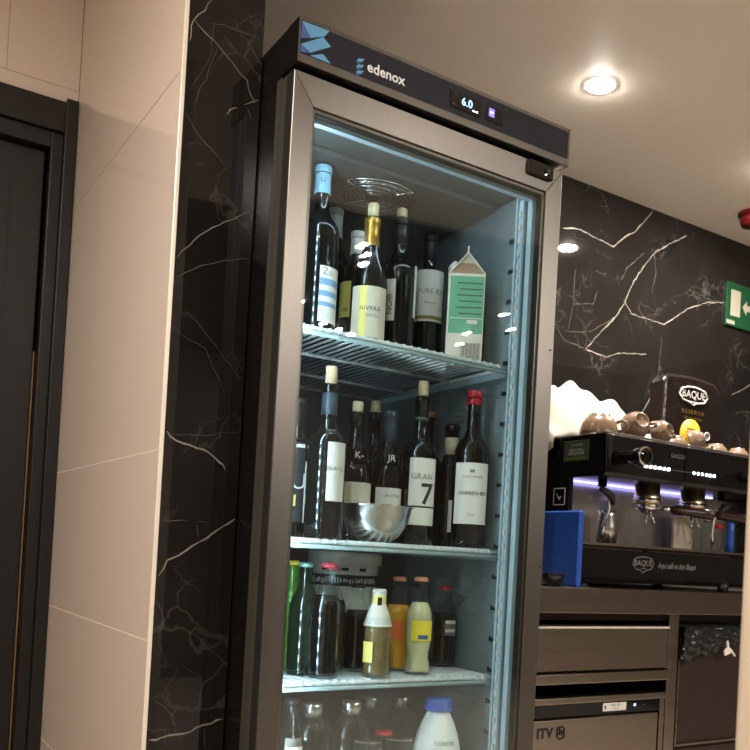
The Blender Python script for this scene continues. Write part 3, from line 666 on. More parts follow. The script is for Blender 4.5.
soft_bottle('beer_bottle', 'bright green beer bottle with yellow cap at the left edge of third shelf', 0.166, 0.255, S3, 0.218, 0.029, None, 0, 'capyel', outer='beer')
soft_bottle('beer_bottle', 'green bottle with silver cap, second from the left on third shelf', 0.159, 0.180, S3, 0.216, 0.0295, None, 0, 'capgreen', outer='beerd')
soft_bottle('cola_bottle', 'dark cola bottle with pink-red cap in front of the white tub', 0.180, 0.130, S3, 0.218, 0.030, 'cola', 0.72, 'cappink')
soft_bottle('cola_bottle', 'dark cola bottle just behind the pink capped one', 0.232, 0.205, S3, 0.212, 0.030, 'cola', 0.68, 'cappink')
soft_bottle('cola_bottle', 'short dark cola bottle left of the small tonic bottle', 0.292, 0.205, S3, 0.178, 0.029, 'cola', 0.70, 'capblack')
soft_bottle('tonic_bottle', 'small amber tonic bottle with white and yellow neck label', 0.288, 0.115, S3, 0.172, 0.0275, 'tonic', 0.62, 'capwhite', labels=[('label', -85, 85, 0.100, 0.166, []), ('yellow', -58, 62, 0.134, 0.160, []), ('brown', -12, 22, 0.138, 0.156, []), ('yellow', -60, -15, 0.03, 0.07, [('band', 'brown', 0.3, 0.6, 0.2, 0.8)])])
soft_bottle('soda_bottle', 'clear bottle of orange soda with orange label', 0.387, 0.200, S3, 0.195, 0.028, 'orange', 0.70, 'caporange', labels=[('labelor', -45, 25, 0.066, 0.104, []), ('labelor', 50, 90, 0.066, 0.104, [])])
soft_bottle('soda_bottle', 'wavy clear bottle of pale lemon soda with yellow label', 0.398, 0.135, S3, 0.198, 0.0275, 'lemon', 0.74, 'caporange', wavy=True, labels=[('labelyel', -30, 66, 0.069, 0.110, [('band', 'logo2', 0.3, 0.75, 0.1, 0.3)])])
soft_bottle('cola_bottle', 'dark cola bottle with red cap at the right end of third shelf', 0.533, 0.238, S3, 0.178, 0.031, 'cola', 0.66, 'capred', labels=[('greyink', 5, 55, 0.070, 0.104, [('band', 'label', 0.05, 0.95, 0.75, 0.95), ('band', 'label', 0.05, 0.95, 0.2, 0.4)])])
soft_bottle('cola_bottle', 'dark cola bottle behind the red capped one on third shelf', 0.520, 0.345, S3, 0.178, 0.029, 'cola', 0.66, 'capblack')
# white tub at the back
t = thing('ice_cream_tub', 'large white lidded tub with black lettering behind the cola bottles', 'tub', (0.375, 0.42, S3))
ph = face_angle(0.375, 0.42)
MB().lathe([(0, 0), (0.066, 0), (0.069, 0.004), (0.078, 0.215), (0.079, 0.222)], n=48).build('body', 'tub', t)
MB().lathe([(0.0792, 0.212), (0.084, 0.212), (0.084, 0.238), (0.080, 0.242), (0.074, 0.239), (0, 0.239)], n=48).build('lid', 'tub', t)
m_ = MB().wrap(0.0792, ph - 80, ph + 80, 0.165, 0.19, 0, 20)
rt = random.Random(3)
a_ = -62.0
while a_ < 62:      # worn, broken letter strokes on the dark band
    d_ = rt.uniform(1.0, 3.4); q = rt.uniform(0.1, 0.5); m_.wrap(0.0797, ph + a_, ph + a_ + d_, 0.168 + 0.012 * q, 0.187 - 0.008 * rt.random(), 1, 2); a_ += d_ + rt.uniform(1.2, 3.0)
for k, a in enumerate((-40, -5, 25)): m_.wrap(0.0795, ph + a, ph + a + 12, 0.199, 0.206, 0, 6)
m_.wrap(0.0772, ph - 80, ph + 80, 0.10, 0.108, 2, 20); m_.wrap(0.0765, ph - 80, ph + 80, 0.075, 0.08, 2, 20)
m_.build('label', ['ink', 'label', 'greyink'], t)
# bottom shelf: water bottles with silver caps, white milk bottle
def water(label, X, Y, H=0.224, r=0.041):
    t = thing('water_bottle', label, 'water bottle', (X, Y, S4), 0, 'water bottles on the bottom shelf')
    prof = [(0, 0.004), (r * 0.9, 0), (r, 0.005), (r, H * 0.60), (r * 0.985, H * 0.68), (r * 0.90, H * 0.765), (r * 0.72, H * 0.835), (0.0175, H * 0.875), (0.0165, H * 0.90), (0.0165, H - 0.006)]
    MB().lathe(prof, n=40).lathe([(r - 0.003, 0.006), (r - 0.003, H * 0.6), (r - 0.006, H * 0.70), (0.0145, H * 0.88)], n=40).build('body', 'clear', t)
    MB().lathe([(0.0182, H - 0.025), (0.0196, H - 0.025), (0.0196, H - 0.001), (0.0186, H), (0, H)], n=36).build('screw_cap', 'bowl', t)
    MB().lathe([(0.0190, H - 0.0315), (0.0198, H - 0.0315), (0.0198, H - 0.027), (0.0190, H - 0.027)], n=36).build('collar', 'plastic', t)
    ph = face_angle(X, Y)
    MB().wrap(r + 0.0008, ph - 50, ph + 50, 0.045, 0.12, 0, 16).wrap(r + 0.0011, ph - 48, ph + 48, 0.112, 0.116, 1, 16).build('label', ['greyink', 'label'], t)
    return t
water('clear water bottle with silver cap, nearest the left on the bottom shelf', 0.179, 0.160)
water('clear water bottle with silver cap, second from the left on the bottom shelf', 0.265, 0.160)
water('clear water bottle with silver cap in the back row, left one', 0.386, 0.290, 0.207, 0.038)
water('clear water bottle with silver cap in the back row, right one', 0.466, 0.290, 0.204, 0.038)
soft_bottle('sauce_bottle', 'small bottle with red cap between the water bottles', 0.346, 0.165, S4, 0.160, 0.024, 'tonic', 0.6, 'capred', capr=0.018, neck=0.0135, group='small bottles on the bottom shelf')
soft_bottle('clear_bottle', 'slim clear bottle at the left edge of the bottom shelf', 0.122, 0.130, S4, 0.24, 0.024, None, 0, 'capblack', labels=[('greyink', -30, 70, 0.06, 0.17, [('band', 'label', 0.1, 0.9, 0.8, 0.86), ('band', 'label', 0.1, 0.9, 0.3, 0.36)])], group='small bottles on the bottom shelf')
t = thing('milk_bottle', 'white milk bottle with blue screw cap on the bottom shelf', 'milk bottle', (0.462, 0.140, S4))
MB().lathe([(0, 0.003), (0.044, 0), (0.05, 0.006), (0.05, 0.10), (0.0485, 0.125), (0.043, 0.150), (0.034, 0.175), (0.0265, 0.190), (0.0235, 0.197), (0.0235, 0.205)], n=48).build('body', 'milk', t)
mb = MB().lathe([(0.024, 0.2), (0.0285, 0.2), (0.0285, 0.2035), (0.0268, 0.2045), (0.0268, 0.224), (0.0255, 0.226), (0, 0.226)], n=40)
for k in range(30):
    a = 2 * PI * k / 30; mb.box(-0.0006, 0.0006, 0.0262, 0.0274, 0.206, 0.222, 0, 0, 2, Matrix.Rotation(a, 4, 'Z'))
mb.build('screw_cap', 'capnavy', t)
ph = face_angle(0.462, 0.14)
MB().text('CONTRI', 0.012, lambda u, v: (0.0466 * math.cos(R(ph + 22) + u / 0.046), 0.0466 * math.sin(R(ph + 22) + u / 0.046), 0.1385 + v)).build('lettering', 'greyink', t)
# gable-top carton
t = thing('milk_carton', 'green and white gable-top milk carton at the right of the top shelf', 'carton', (0.503, 0.178, S1 + 0.0005), R(-35))
w = 0.039
mb = MB().box(-w, w, -w, w, 0, 0.19, 0, 0.001)
mb.prism([(-w, 0.19), (w, 0.19), (0.0015, 0.232), (0.0015, 0.252), (-0.0015, 0.252), (-0.0015, 0.232)], 'y', -w + 0.009, w, 0)
mb.quad([(-w, -w, 0.19), (w, -w, 0.19), (0, -w + 0.013, 0.226)], 1)
for s in (-1, 1): mb.prism([(s * w, 0.188), (s * (w + 0.0012), 0.19), (s * 0.001, 0.236), (s * 0.001, 0.232)], 'y', -w - 0.0005, w, 0)
mb.build('card_body', ['cartonw', 'cartonb'], t)
m_ = MB().box(-w + 0.004, w - 0.002, -w - 0.0006, -w, 0.062, 0.184, 0)
for k in range(6): m_.box(-0.02 + 0.006 * (k % 2), 0.034, -w - 0.001, -w - 0.0005, 0.168 - 0.013 * k, 0.1705 - 0.013 * k, 1)
m_.box(-0.032, 0.036, -w - 0.001, -w - 0.0005, 0.0935, 0.095, 2)
m_.box(0.004, 0.026, -w - 0.0011, -w - 0.0005, 0.083, 0.091, 2)
for k in range(16): m_.box(-0.006 + 0.0026 * k, -0.006 + 0.0026 * k + (0.0016 if k % 3 else 0.0008), -w - 0.0008, -w - 0.0002, 0.004, 0.042, 3)
m_.build('print', ['carton', 'oliveg', 'cartonw', 'greyink'], t)
MB().lathe([(0, 0), (0.0125, 0), (0.0125, 0.012), (0.011, 0.014), (0, 0.014)], (-0.024, -0.012, 0.206), 24, 0, Matrix.Rotation(R(-48), 4, 'Y')).build('screw_cap', 'capwhite', t)
# ---------------------------------------------------------------- steel bar counter and what stands under it
CX0, CX1, CY0 = 0.635, 3.9, 0.30
mb = MB(); mb.prism([(CY0, 0.834), (CY0, 0.899), (1.028, 0.899), (1.028, 0.86), (CY0 + 0.02, 0.86), (CY0 + 0.02, 0.834)], 'x', CX0, CX1, 0, 0.0015)
ct = thing('bar_counter', 'long brushed steel bar counter under the coffee machine', 'counter', (CX0 + 0.4, 0.66, 0))
mb.build('worktop', 'steelh', ct, origin=(CX0 + 0.4, 0.66, 0))
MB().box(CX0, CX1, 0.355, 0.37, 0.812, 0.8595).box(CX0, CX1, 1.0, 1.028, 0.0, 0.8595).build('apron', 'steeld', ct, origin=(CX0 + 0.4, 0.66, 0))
for x in (0.64, 1.395, 2.6, 3.85):
    MB().box(x, x + 0.042, 0.338, 0.38, 0.0, 0.8595, 0, 0.002).build('leg', 'steelh', ct, origin=(CX0 + 0.4, 0.66, 0))
# drawer unit
du = thing('drawer_unit', 'wide plain steel drawer front below the counter', 'drawer', (1.035, 0.66, 0.66))
o_ = (1.035, 0.66, 0.66)
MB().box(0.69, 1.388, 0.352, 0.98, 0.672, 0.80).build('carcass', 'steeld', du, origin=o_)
MB().box(0.688, 1.390, 0.335, 0.3515, 0.679, 0.795, 0, 0.002).box(0.688, 1.390, 0.332, 0.336, 0.791, 0.797, 1, 0.001).build('front', ['steelh', 'trim'], du, origin=o_)
MB().box(0.688, 1.390, 0.322, 0.36, 0.647, 0.674, 0, 0.003).build('rail', 'steelh', du, origin=o_)
# ice machine
im = thing('ice_machine', 'undercounter steel ice machine with small lit control strip', 'ice machine', (1.035, 0.66, 0))
o_ = (1.035, 0.66, 0)
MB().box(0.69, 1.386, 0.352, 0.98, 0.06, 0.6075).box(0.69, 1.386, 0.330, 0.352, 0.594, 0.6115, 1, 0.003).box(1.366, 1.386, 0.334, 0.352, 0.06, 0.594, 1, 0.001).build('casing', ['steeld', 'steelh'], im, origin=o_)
for x in (0.73, 1.35):
    for y in (0.40, 0.94): MB().cyl((x, y, 0), (x, y, 0.06), 0.018).build('foot', 'blackm', im, origin=o_)
MB().box(0.69, 1.365, 0.336, 0.3515, 0.560, 0.593, 0).box(1.235, 1.363, 0.3352, 0.3365, 0.562, 0.591, 1).box(1.262, 1.268, 0.334, 0.3356, 0.577, 0.583, 2).box(1.30, 1.304, 0.3346, 0.3356, 0.578, 0.580, 3).build('control_strip', ['wood', 'blackg', 'digit', 'greyink'], im, origin=o_)
m_ = MB().box(1.142, 1.231, 0.3346, 0.3356, 0.5675, 0.5895, 0); m_.text('FULL ICE', 0.009, lambda u, v: (1.19 + u, 0.3342, 0.583 + v), 1); m_.text('serie 45', 0.007, lambda u, v: (1.19 + u, 0.3342, 0.574 + v), 1); m_.box(1.148, 1.153, 0.334, 0.335, 0.574, 0.582, 1)
m_.build('name_plate', ['label', 'ink'], im, origin=o_)
d_ = MB().box(0.692, 1.352, 0.326, 0.3515, 0.09, 0.5565, 0, 0.003).build('door', 'steelh', im, origin=o_)
m_ = MB().text('ITV', 0.036, lambda u, v: (0.9285 + u, 0.3252, 0.5225 + v), 0, 'CENTER', 0, 1.05, 0.0016); 
ring_pts = [(0.972, 0.538), (0.972, 0.512), (0.978, 0.507), (0.990, 0.507), (0.995, 0.513), (0.995, 0.533), (0.990, 0.538), (0.980, 0.538), (0.980, 0.518), (0.986, 0.518), (0.988, 0.523), (0.988, 0.529)]
m_.tube([(x, 0.3252, z) for x, z in ring_pts], 0.0024, 6)
m_.build('lettering', 'ink', d_, origin=(0, 0, 0)).location = (-o_[0], -o_[1], -o_[2])
# bin with black liner
bn = thing('waste_bin', 'dark steel waste bin under the counter right of the ice machine', 'bin', (1.62, 0.62, 0))
o_ = (1.62, 0.62, 0)
MB().box(1.447, 1.80, 0.352, 0.90, 0.03, 0.765, 0, 0.004).box(1.445, 1.4505, 0.341, 0.346, 0.455, 0.765, 1).box(1.445, 1.80, 0.341, 0.346, 0.449, 0.4545, 1).box(1.447, 1.80, 0.343, 0.346, 0.03, 0.44, 0, 0.001).build('body', ['bin_', 'steelh'], bn, origin=o_)
for x in (1.48, 1.76):
    for y in (0.39, 0.86): MB().cyl((x, y, 0), (x, y, 0.03), 0.018).build('foot', 'blackm', bn, origin=o_)
b = bmesh.new(); nx, nz = 40, 16; V = []
for i in range(nx + 1):
    row = []
    x = 1.449 + 0.35 * i / nx
    low = 0.69 + 0.055 * (x - 1.449) / 0.25 + 0.006 * math.sin(i * 1.3)
    for k in range(nz + 1):
        s = k / nz; z = 0.802 + (low - 0.802) * s
        y = 0.339 - 0.010 * math.sin(s * PI) - 0.007 * math.sin(i * 0.9 + k * 1.1) * math.sin(k * 0.8 + i * 0.35) - 0.006 * abs(math.sin(i * 0.45 - k * 0.7)) + (0.02 if k == 0 else 0)
        row.append(b.verts.new((x, y, z)))
    V.append(row)
for i in range(nx):
    for k in range(nz): b.faces.new((V[i][k], V[i + 1][k], V[i + 1][k + 1], V[i][k + 1]))
mb = MB(); mb._merge(b, 0, True); mb.box(1.449, 1.80, 0.362, 0.88, 0.7655, 0.80, 0, 0.006)
lb = mb.build('bin_liner', 'liner_bag'); lb.location = (0, 0, 0)
tag(lb, 'crumpled black bin liner folded over the top of the dark bin', 'bin liner')
mb = MB(); mb.prism([(1.622, 0.712), (1.618, 0.727), (1.632, 0.737), (1.628, 0.755), (1.634, 0.757), (1.640, 0.737), (1.652, 0.730), (1.660, 0.722), (1.672, 0.712), (1.668, 0.708), (1.652, 0.722), (1.640, 0.716)], 'y', 0.316, 0.3195)  # white shape stands for the shiny highlight on the liner
kn = mb.build('liner_glint', 'glint'); tag(kn, 'small white shape painting a highlight on the black bin liner', 'highlight')

# ---------------------------------------------------------------- espresso machine
EX0, EX1 = 1.11, 1.96
em = thing('espresso_machine', 'two-group black espresso machine on the steel counter', 'espresso machine', (1.535, 0.62, 0.899))
o_ = (1.535, 0.62, 0.899)
def ep(mb, name, mats, parent=None):
    if parent is None: return mb.build(name, mats, em, origin=o_)
    ob = mb.build(name, mats, parent); ob.location = Vector(parent.location) * 0; ob.location = (-o_[0], -o_[1], -o_[2]); return ob
def epc(mb, name, mats, parent):   # a sub-part whose parent was built by ep (mesh shifted, object at 0)
    return mb.build(name, mats, parent, origin=o_)
mb = MB().prism([(0.40, 0.914), (0.395, 0.93), (0.395, 1.004), (0.40, 1.016), (0.90, 1.016), (0.90, 0.914)], 'x', 1.085, 1.985, 0, 0.002)
mb.box(1.09, 1.98, 0.393, 0.396, 0.926, 0.930, 1)
base = ep(mb, 'base', ['blackg', 'black'])
for x in (1.13, 1.93):
    for y in (0.43, 0.86): ep(MB().lathe([(0.022, 0), (0.02, 0.003), (0.015, 0.0155)], (x, y, 0.899), 20), 'foot', 'blackm')
mb = MB().box(1.087, 1.983, 0.392, 0.53, 1.0165, 1.0235, 0, 0.0015)
for k in range(29): mb.box(1.115 + k * 0.029, 1.135 + k * 0.029, 0.41, 0.52, 1.0232, 1.0242, 1)
ep(mb, 'drip_tray', ['steelh', 'slot'])
ep(MB().box(1.11, 1.96, 0.545, 0.90, 1.0168, 1.205, 0, 0.002).box(1.1085, 1.125, 0.475, 0.56, 1.0245, 1.205, 0, 0.002).box(1.95, 1.96, 0.475, 0.56, 1.0245, 1.205, 0, 0.002), 'rear_body', 'black')
ep(MB().box(1.126, 1.949, 0.540, 0.5445, 1.025, 1.2), 'back_splash', 'bowl')
mb = MB().prism([(0.345, 1.203), (0.335, 1.215), (0.34, 1.315), (0.348, 1.318), (0.89, 1.318), (0.90, 1.31), (0.90, 1.206)], 'x', EX0, EX1, 0, 0.002)
mb.prism([(0.3335, 1.213), (0.3385, 1.314), (0.335, 1.314), (0.330, 1.213)], 'x', EX0 + 0.002, 1.125, 1)
mb.prism([(0.3335, 1.222), (0.3375, 1.306), (0.336, 1.306), (0.332, 1.222)], 'x', 1.425, 1.515, 2)
mb.prism([(0.333, 1.213), (0.333, 1.2145), (0.335, 1.2145), (0.335, 1.213)], 'x', 1.126, EX1, 1)
top = ep(mb, 'control_head', ['black', 'steeld', 'blackg'])
mb = MB()
mb.box(EX0, EX1, 0.334, 0.343, 1.317, 1.3225, 0, 0.001); mb.box(EX0, EX0 + 0.006, 0.343, 0.89, 1.317, 1.3205, 0)
ep(mb, 'cup_rail', ['bowl'])
def slope_y(z): return 0.335 + 0.005 * (z - 1.215) / 0.1 - 0.0012
mb = MB(); mb.text('GAGGIA', 0.017, lambda u, v: (1.398 + u, slope_y(1.284 + v), 1.284 + v)); epc(mb, 'lettering', 'greyink', top)
for i, x in enumerate([1.262 + 0.0185 * k for k in range(6)] + [1.462 + 0.0185 * k for k in range(6)]):
    epc(MB().cyl((x, slope_y(1.243), 1.243), (x, slope_y(1.243) - 0.0035, 1.243), 0.0042, 12), 'button', 'button', top)
mb = MB().box(1.368, 1.46, 0.3325, 0.335, 1.2425, 1.2435); epc(mb, 'display_line', 'greyink', top)
for x in (1.148, 1.692):
    k = ep(MB().lathe([(0, 0), (0.018, 0), (0.021, 0.006), (0.019, 0.012), (0.020, 0.070), (0.0245, 0.078), (0.0245, 0.100), (0.021, 0.104), (0, 0.102)], (x, 0.337, 1.252), 36, 0, Matrix.Rotation(PI / 2, 4, 'X')), 'steam_knob', 'blackg')
    epc(MB().lathe([(0.0205, 0.1025), (0.0255, 0.1010), (0.0255, 0.1050), (0.0205, 0.1055)], (x, 0.337, 1.252), 36, 0, Matrix.Rotation(PI / 2, 4, 'X')), 'knob_ring', 'chrome', k)
    sx = 1 if x < 1.4 else -1
    w_ = ep(MB().cyl((x + 0.015 * sx, 0.40, 1.212), (x + 0.015 * sx, 0.40, 1.18), 0.013, 20).tube([(x + 0.015 * sx, 0.40, 1.185), (x + 0.016 * sx, 0.392, 1.165), (x + 0.035 * sx, 0.39, 1.15), (x + 0.045 * sx, 0.40, 1.12), (x + 0.038 * sx, 0.41, 1.075), (x + 0.034 * sx, 0.41, 1.045)], 0.0055, 10), 'steam_wand', 'chrome')
    epc(MB().tube([(x - 0.008 * sx, 0.385, 1.172), (x + 0.010 * sx, 0.378, 1.165), (x + 0.032 * sx, 0.378, 1.152), (x + 0.043 * sx, 0.385, 1.132)], [0.008, 0.0095, 0.0095, 0.007], 10), 'wand_grip', 'blackm', w_)
for gx in (1.395, 1.598):
    g = ep(MB().lathe([(0, 1.211), (0.037, 1.211), (0.037, 1.178), (0.041, 1.176), (0.041, 1.152), (0.036, 1.150), (0, 1.150)], (gx, 0.445, 0), 40), 'group_head', 'brass')
    epc(MB().lathe([(0.042, 1.166), (0.0435, 1.166), (0.0435, 1.154), (0.042, 1.154)], (gx, 0.445, 0), 40), 'collar', 'chrome', g)
    hx, hy = (0.62, -0.78) if gx < 1.5 else (0.75, -0.66)
    p0 = Vector((gx, 0.445, 1.143)); dv = Vector((hx, hy, -0.10)).normalized()
    pf = ep(MB().lathe([(0, 0.0), (0.018, 0), (0.034, 0.012), (0.0365, 0.026), (0, 0.026)], (gx, 0.445, 1.123), 36).tube([p0 + dv * 0.03, p0 + dv * 0.075], 0.007, 12).tube([(gx - 0.008, 0.44, 1.125), (gx - 0.014, 0.432, 1.108), (gx - 0.016, 0.43, 1.092)], 0.005, 8).tube([(gx + 0.008, 0.44, 1.125), (gx + 0.014, 0.432, 1.108), (gx + 0.016, 0.43, 1.092)], 0.005, 8), 'portafilter', 'chrome')
    epc(MB().tube([p0 + dv * 0.07, p0 + dv * 0.08, p0 + dv * 0.11, p0 + dv * 0.165, p0 + dv * 0.19, p0 + dv * 0.196], [0.010, 0.0145, 0.013, 0.0158, 0.0145, 0.008], 16), 'handle', 'brown', pf)
ep(MB().box(1.15, 1.77, 0.505, 0.517, 1.1975, 1.2025, 0), 'led_bar', 'violet')
mb = MB().box(1.138, 1.196, 0.4705, 0.4745, 1.115, 1.168, 0, 0.002)
mb = MB().box(1.105, 1.1085, 0.485, 0.535, 1.125, 1.175, 0, 0.002); ring_ = MB()
ep(mb, 'side_switch', 'blackg')
mb = MB()
for (y0, y1, z0, z1) in ((0.486, 0.534, 1.172, 1.1745), (0.486, 0.534, 1.1255, 1.128), (0.486, 0.4885, 1.1255, 1.1745), (0.5315, 0.534, 1.1255, 1.1745)): mb.box(1.1043, 1.1055, y0, y1, z0, z1)
mb.prism([(0.500, 1.152), (0.510, 1.140), (0.524, 1.160), (0.510, 1.146)], 'x', 1.1043, 1.1055)
ep(mb, 'switch_outline', 'white')
mb = MB().box(1.1085, 1.1102, 0.404, 0.505, 1.249, 1.306, 0, 0.0008)
def sidef(y, z): return lambda u, v: (1.1078, y - u, z + v)
mb.text('DESAYUNA', 0.0105, sidef(0.453, 1.279), 1); mb.text('DON BAQUE', 0.0105, sidef(0.453, 1.2695), 1); mb.box(1.1078, 1.1086, 0.43, 0.476, 1.29, 1.297, 2); mb.box(1.1078, 1.1086, 0.412, 0.497, 1.2545, 1.257, 3)
ep(mb, 'sticker', ['oliveg', 'label', 'greyink', 'olive'])
# badge and script on the base
def hexbadge(cx, cy, cz, w, h, th=0.0022):
    pts = [(cx - w / 2, cz), (cx - w * 0.40, cz + h * 0.36), (cx - w * 0.2, cz + h * 0.46), (cx, cz + h * 0.5), (cx + w * 0.2, cz + h * 0.46), (cx + w * 0.40, cz + h * 0.36), (cx + w / 2, cz), (cx + w * 0.36, cz - h * 0.34), (cx + w * 0.12, cz - h * 0.43), (cx, cz - h * 0.62), (cx - w * 0.12, cz - h * 0.43), (cx - w * 0.36, cz - h * 0.34), (cx - w / 2, cz)]
    m_ = MB(); m_.tube([(x, cy, z) for x, z in pts], th, 6); return m_
m_ = hexbadge(1.337, 0.3945, 0.971, 0.088, 0.042, 0.0016)
m_.text('BAQUÉ', 0.0235, lambda u, v: (1.337 + u, 0.3942, 0.973 + v), 0, 'CENTER', 0, 1.0, 0.0004); m_.box(1.328, 1.346, 0.3938, 0.3948, 0.9575, 0.9595)
m_.text('Aquí café es don Baqué', 0.0235, lambda u, v: (1.398 + u * 0.82, 0.3942, 0.969 + v), 0, 'LEFT', 0.35, 0.92, 0.0003)
epc(m_, 'lettering', 'greyink', base)
# things on the drip tray
t = tag(MB().box(-0.045, 0.045, -0.006, 0.006, 0, 0.105, 0, 0.003).box(0.028, 0.033, -0.0066, -0.005, 0.02, 0.026, 1).build('pale_panel', ['cupw', 'ink'], None, (1.618, 0.495, 1.0245)), 'flat pale panel standing under the right coffee group', 'panel')
def jar(x, y, r, h, k1, k2, label):
    t = thing('jar', label, 'jar', (x, y, 1.0245), 0, 'jars beside the coffee group')
    MB().lathe([(0, 0), (r, 0), (r, h * 0.85), (r * 0.8, h)], n=24).build('body', k1, t)
    MB().lathe([(0, h), (r * 0.9, h), (r * 0.9, h + 0.012), (0, h + 0.012)], n=24).build('lid', k2, t)
jar(1.745, 0.46, 0.019, 0.075, 'clear', 'redlid', 'small clear jar with red lid at the right of the drip tray')
jar(1.742, 0.50, 0.020, 0.095, 'clear', 'chrome', 'clear jar with steel lid behind the red lidded jar')
tag(MB().lathe([(0, 0), (0.012, 0), (0.012, 0.09), (0.009, 0.094), (0, 0.094)], n=20).build('blue_tube', 'bluetube', None, (1.762, 0.425, 1.0245)), 'upright blue tube on the coffee machine tray', 'tube')
tag(MB().lathe([(0, 0), (0.028, 0), (0.03, 0.05), (0.024, 0.08), (0.027, 0.095), (0.025, 0.095), (0.022, 0.08), (0.028, 0.05), (0.026, 0.003), (0, 0.003)], n=32).build('milk_jug', 'bowl', None, (1.26, 0.47, 1.0245)), 'small steel milk jug under the left steam wand', 'jug')

# blue board and dish on the counter
bd = tag(MB().box(-0.0095, 0.0095, -0.10, 0.10, 0, 0.203, 0, 0.004).build('cutting_board', 'bluehd', None, (1.044, 0.45, 0.8995)), 'thick blue plastic board on edge against the coffee machine', 'cutting board')
tag(MB().lathe([(0, 0), (0.03, 0), (0.034, 0.003), (0.042, 0.026), (0.045, 0.034), (0.043, 0.034), (0.04, 0.027), (0.031, 0.006), (0, 0.005)], n=40).build('ashtray_dish', 'blackg', None, (0.945, 0.36, 0.8995)), 'small dark round dish in front of the blue board', 'dish')
tag(MB().lathe([(0, 0), (0.016, 0), (0.016, 0.03), (0, 0.03)], n=20).build('small_jar', 'capblack', None, (1.62, 0.335, 0.8995)), 'small black pot on the counter edge below the drip tray', 'pot')

# ---------------------------------------------------------------- on top of the espresso machine
TZ = 1.3183

t = thing('coffee_bag', 'big dark glossy coffee bag with rounded top and mustard round sticker', 'coffee bag', (1.803, 0.665, TZ), R(0))
w, h, dp = 0.145, 0.302, 0.034
poly = [(-w, 0), (w, 0), (w + 0.003, 0.15), (w, 0.235)] + [(w - 0.05 + 0.05 * math.cos(a * PI / 16), 0.245 + 0.05 * math.sin(a * PI / 16)) for a in range(1, 8)] + [(0.05, 0.300), (0.0, h), (-0.06, 0.300)] + [(-w + 0.035 - 0.035 * math.sin(a * PI / 16), 0.262 + 0.035 * math.cos(a * PI / 16)) for a in range(1, 8)] + [(-w, 0.22), (-w - 0.002, 0.14)]
MB().prism(poly, 'y', -dp, dp, 0, 0.010).build('bag_body', 'bag', t)
fy = -dp - 0.0012
def hexline(cx, cz, w_, h_, r_):
    pts = [(cx - w_ / 2, cz), (cx - w_ * 0.40, cz + h_ * 0.32), (cx - w_ * 0.2, cz + h_ * 0.42), (cx, cz + h_ * 0.46), (cx + w_ * 0.2, cz + h_ * 0.42), (cx + w_ * 0.40, cz + h_ * 0.32), (cx + w_ / 2, cz), (cx + w_ * 0.38, cz - h_ * 0.30), (cx + w_ * 0.12, cz - h_ * 0.40), (cx, cz - h_ * 0.52), (cx - w_ * 0.12, cz - h_ * 0.40), (cx - w_ * 0.38, cz - h_ * 0.30), (cx - w_ / 2, cz)]
    return MB().tube([(x, fy, z) for x, z in pts], r_, 6)
m_ = hexline(0.0, 0.237, 0.145, 0.062, 0.0026)
m_.text('BAQUÉ', 0.037, lambda u, v: (u, fy - 0.0006, 0.239 + v)); m_.box(-0.018, 0.018, fy - 0.001, fy, 0.2135, 0.2165)
m_.build('emblem', 'label', t)
MB().text('RESERVA', 0.019, lambda u, v: (0.0 + u * 1.25, fy, 0.180 + v), 0, 'CENTER', 0, 1.3).text('SELECCION', 0.013, lambda u, v: (0.004 + u * 1.2, fy, 0.158 + v), 0, 'CENTER', 0, 1.2).build('lettering', 'capgold', t)
m_ = MB().lathe([(0, -0.0006), (0.053, -0.0006), (0.053, 0.0006), (0, 0.0006)], (-0.008, fy, 0.102), 48, 0, Matrix.Rotation(PI / 2, 4, 'X'))
for k, l_ in enumerate((0.03, 0.04, 0.022, 0.044)): m_.box(-0.008 - l_ / 1.5, -0.008 + l_ / 1.5, fy - 0.0014, fy - 0.0005, 0.122 - 0.012 * k, 0.125 - 0.012 * k, 1)
m_.build('sticker', ['mustard', 'olive'], t)
m_ = MB(); m_.tube([(0.078 + 0.013 * math.cos(a * PI / 10), fy, 0.107 + 0.013 * math.sin(a * PI / 10)) for a in range(21)], 0.0018, 6); m_.text('Q', 0.016, lambda u, v: (0.078 + u, fy, 0.107 + v))
m_.build('round_mark', 'label', t)

# cups, upside down or tipped on the warming tray
def cup_meshes(k1):
    t = thing('coffee_cup', '', 'cup', (0, 0, 0), 0, 'coffee cups drying on the coffee machine')
    MB().lathe([(0.047, 0.0), (0.0445, 0.0008), (0.044, 0.004), (0.041, 0.025), (0.033, 0.047), (0.024, 0.055), (0, 0.056)], n=40).lathe([(0.047, 0.0), (0.048, 0.002), (0.0465, 0.015), (0.0425, 0.036), (0.035, 0.052), (0.026, 0.0595), (0.0255, 0.066), (0.0225, 0.066), (0.022, 0.062), (0, 0.061)], n=40).build('bowl', k1, t)
    MB().lathe([(0.0475, -0.0004), (0.0486, 0.001), (0.0482, 0.0035), (0.0465, 0.002)], n=40).build('rim', 'cupin', t)
    MB().tube([(0.041, 0, 0.043), (0.052, 0, 0.051), (0.064, 0, 0.046), (0.068, 0, 0.034), (0.062, 0, 0.022), (0.045, 0, 0.018)], [0.0055, 0.005, 0.0045, 0.0045, 0.005, 0.0055], 10).build('handle', k1, t)
    return t
cA = cup_meshes('cup'); cB = cup_meshes('cupw'); usedA = usedB = False
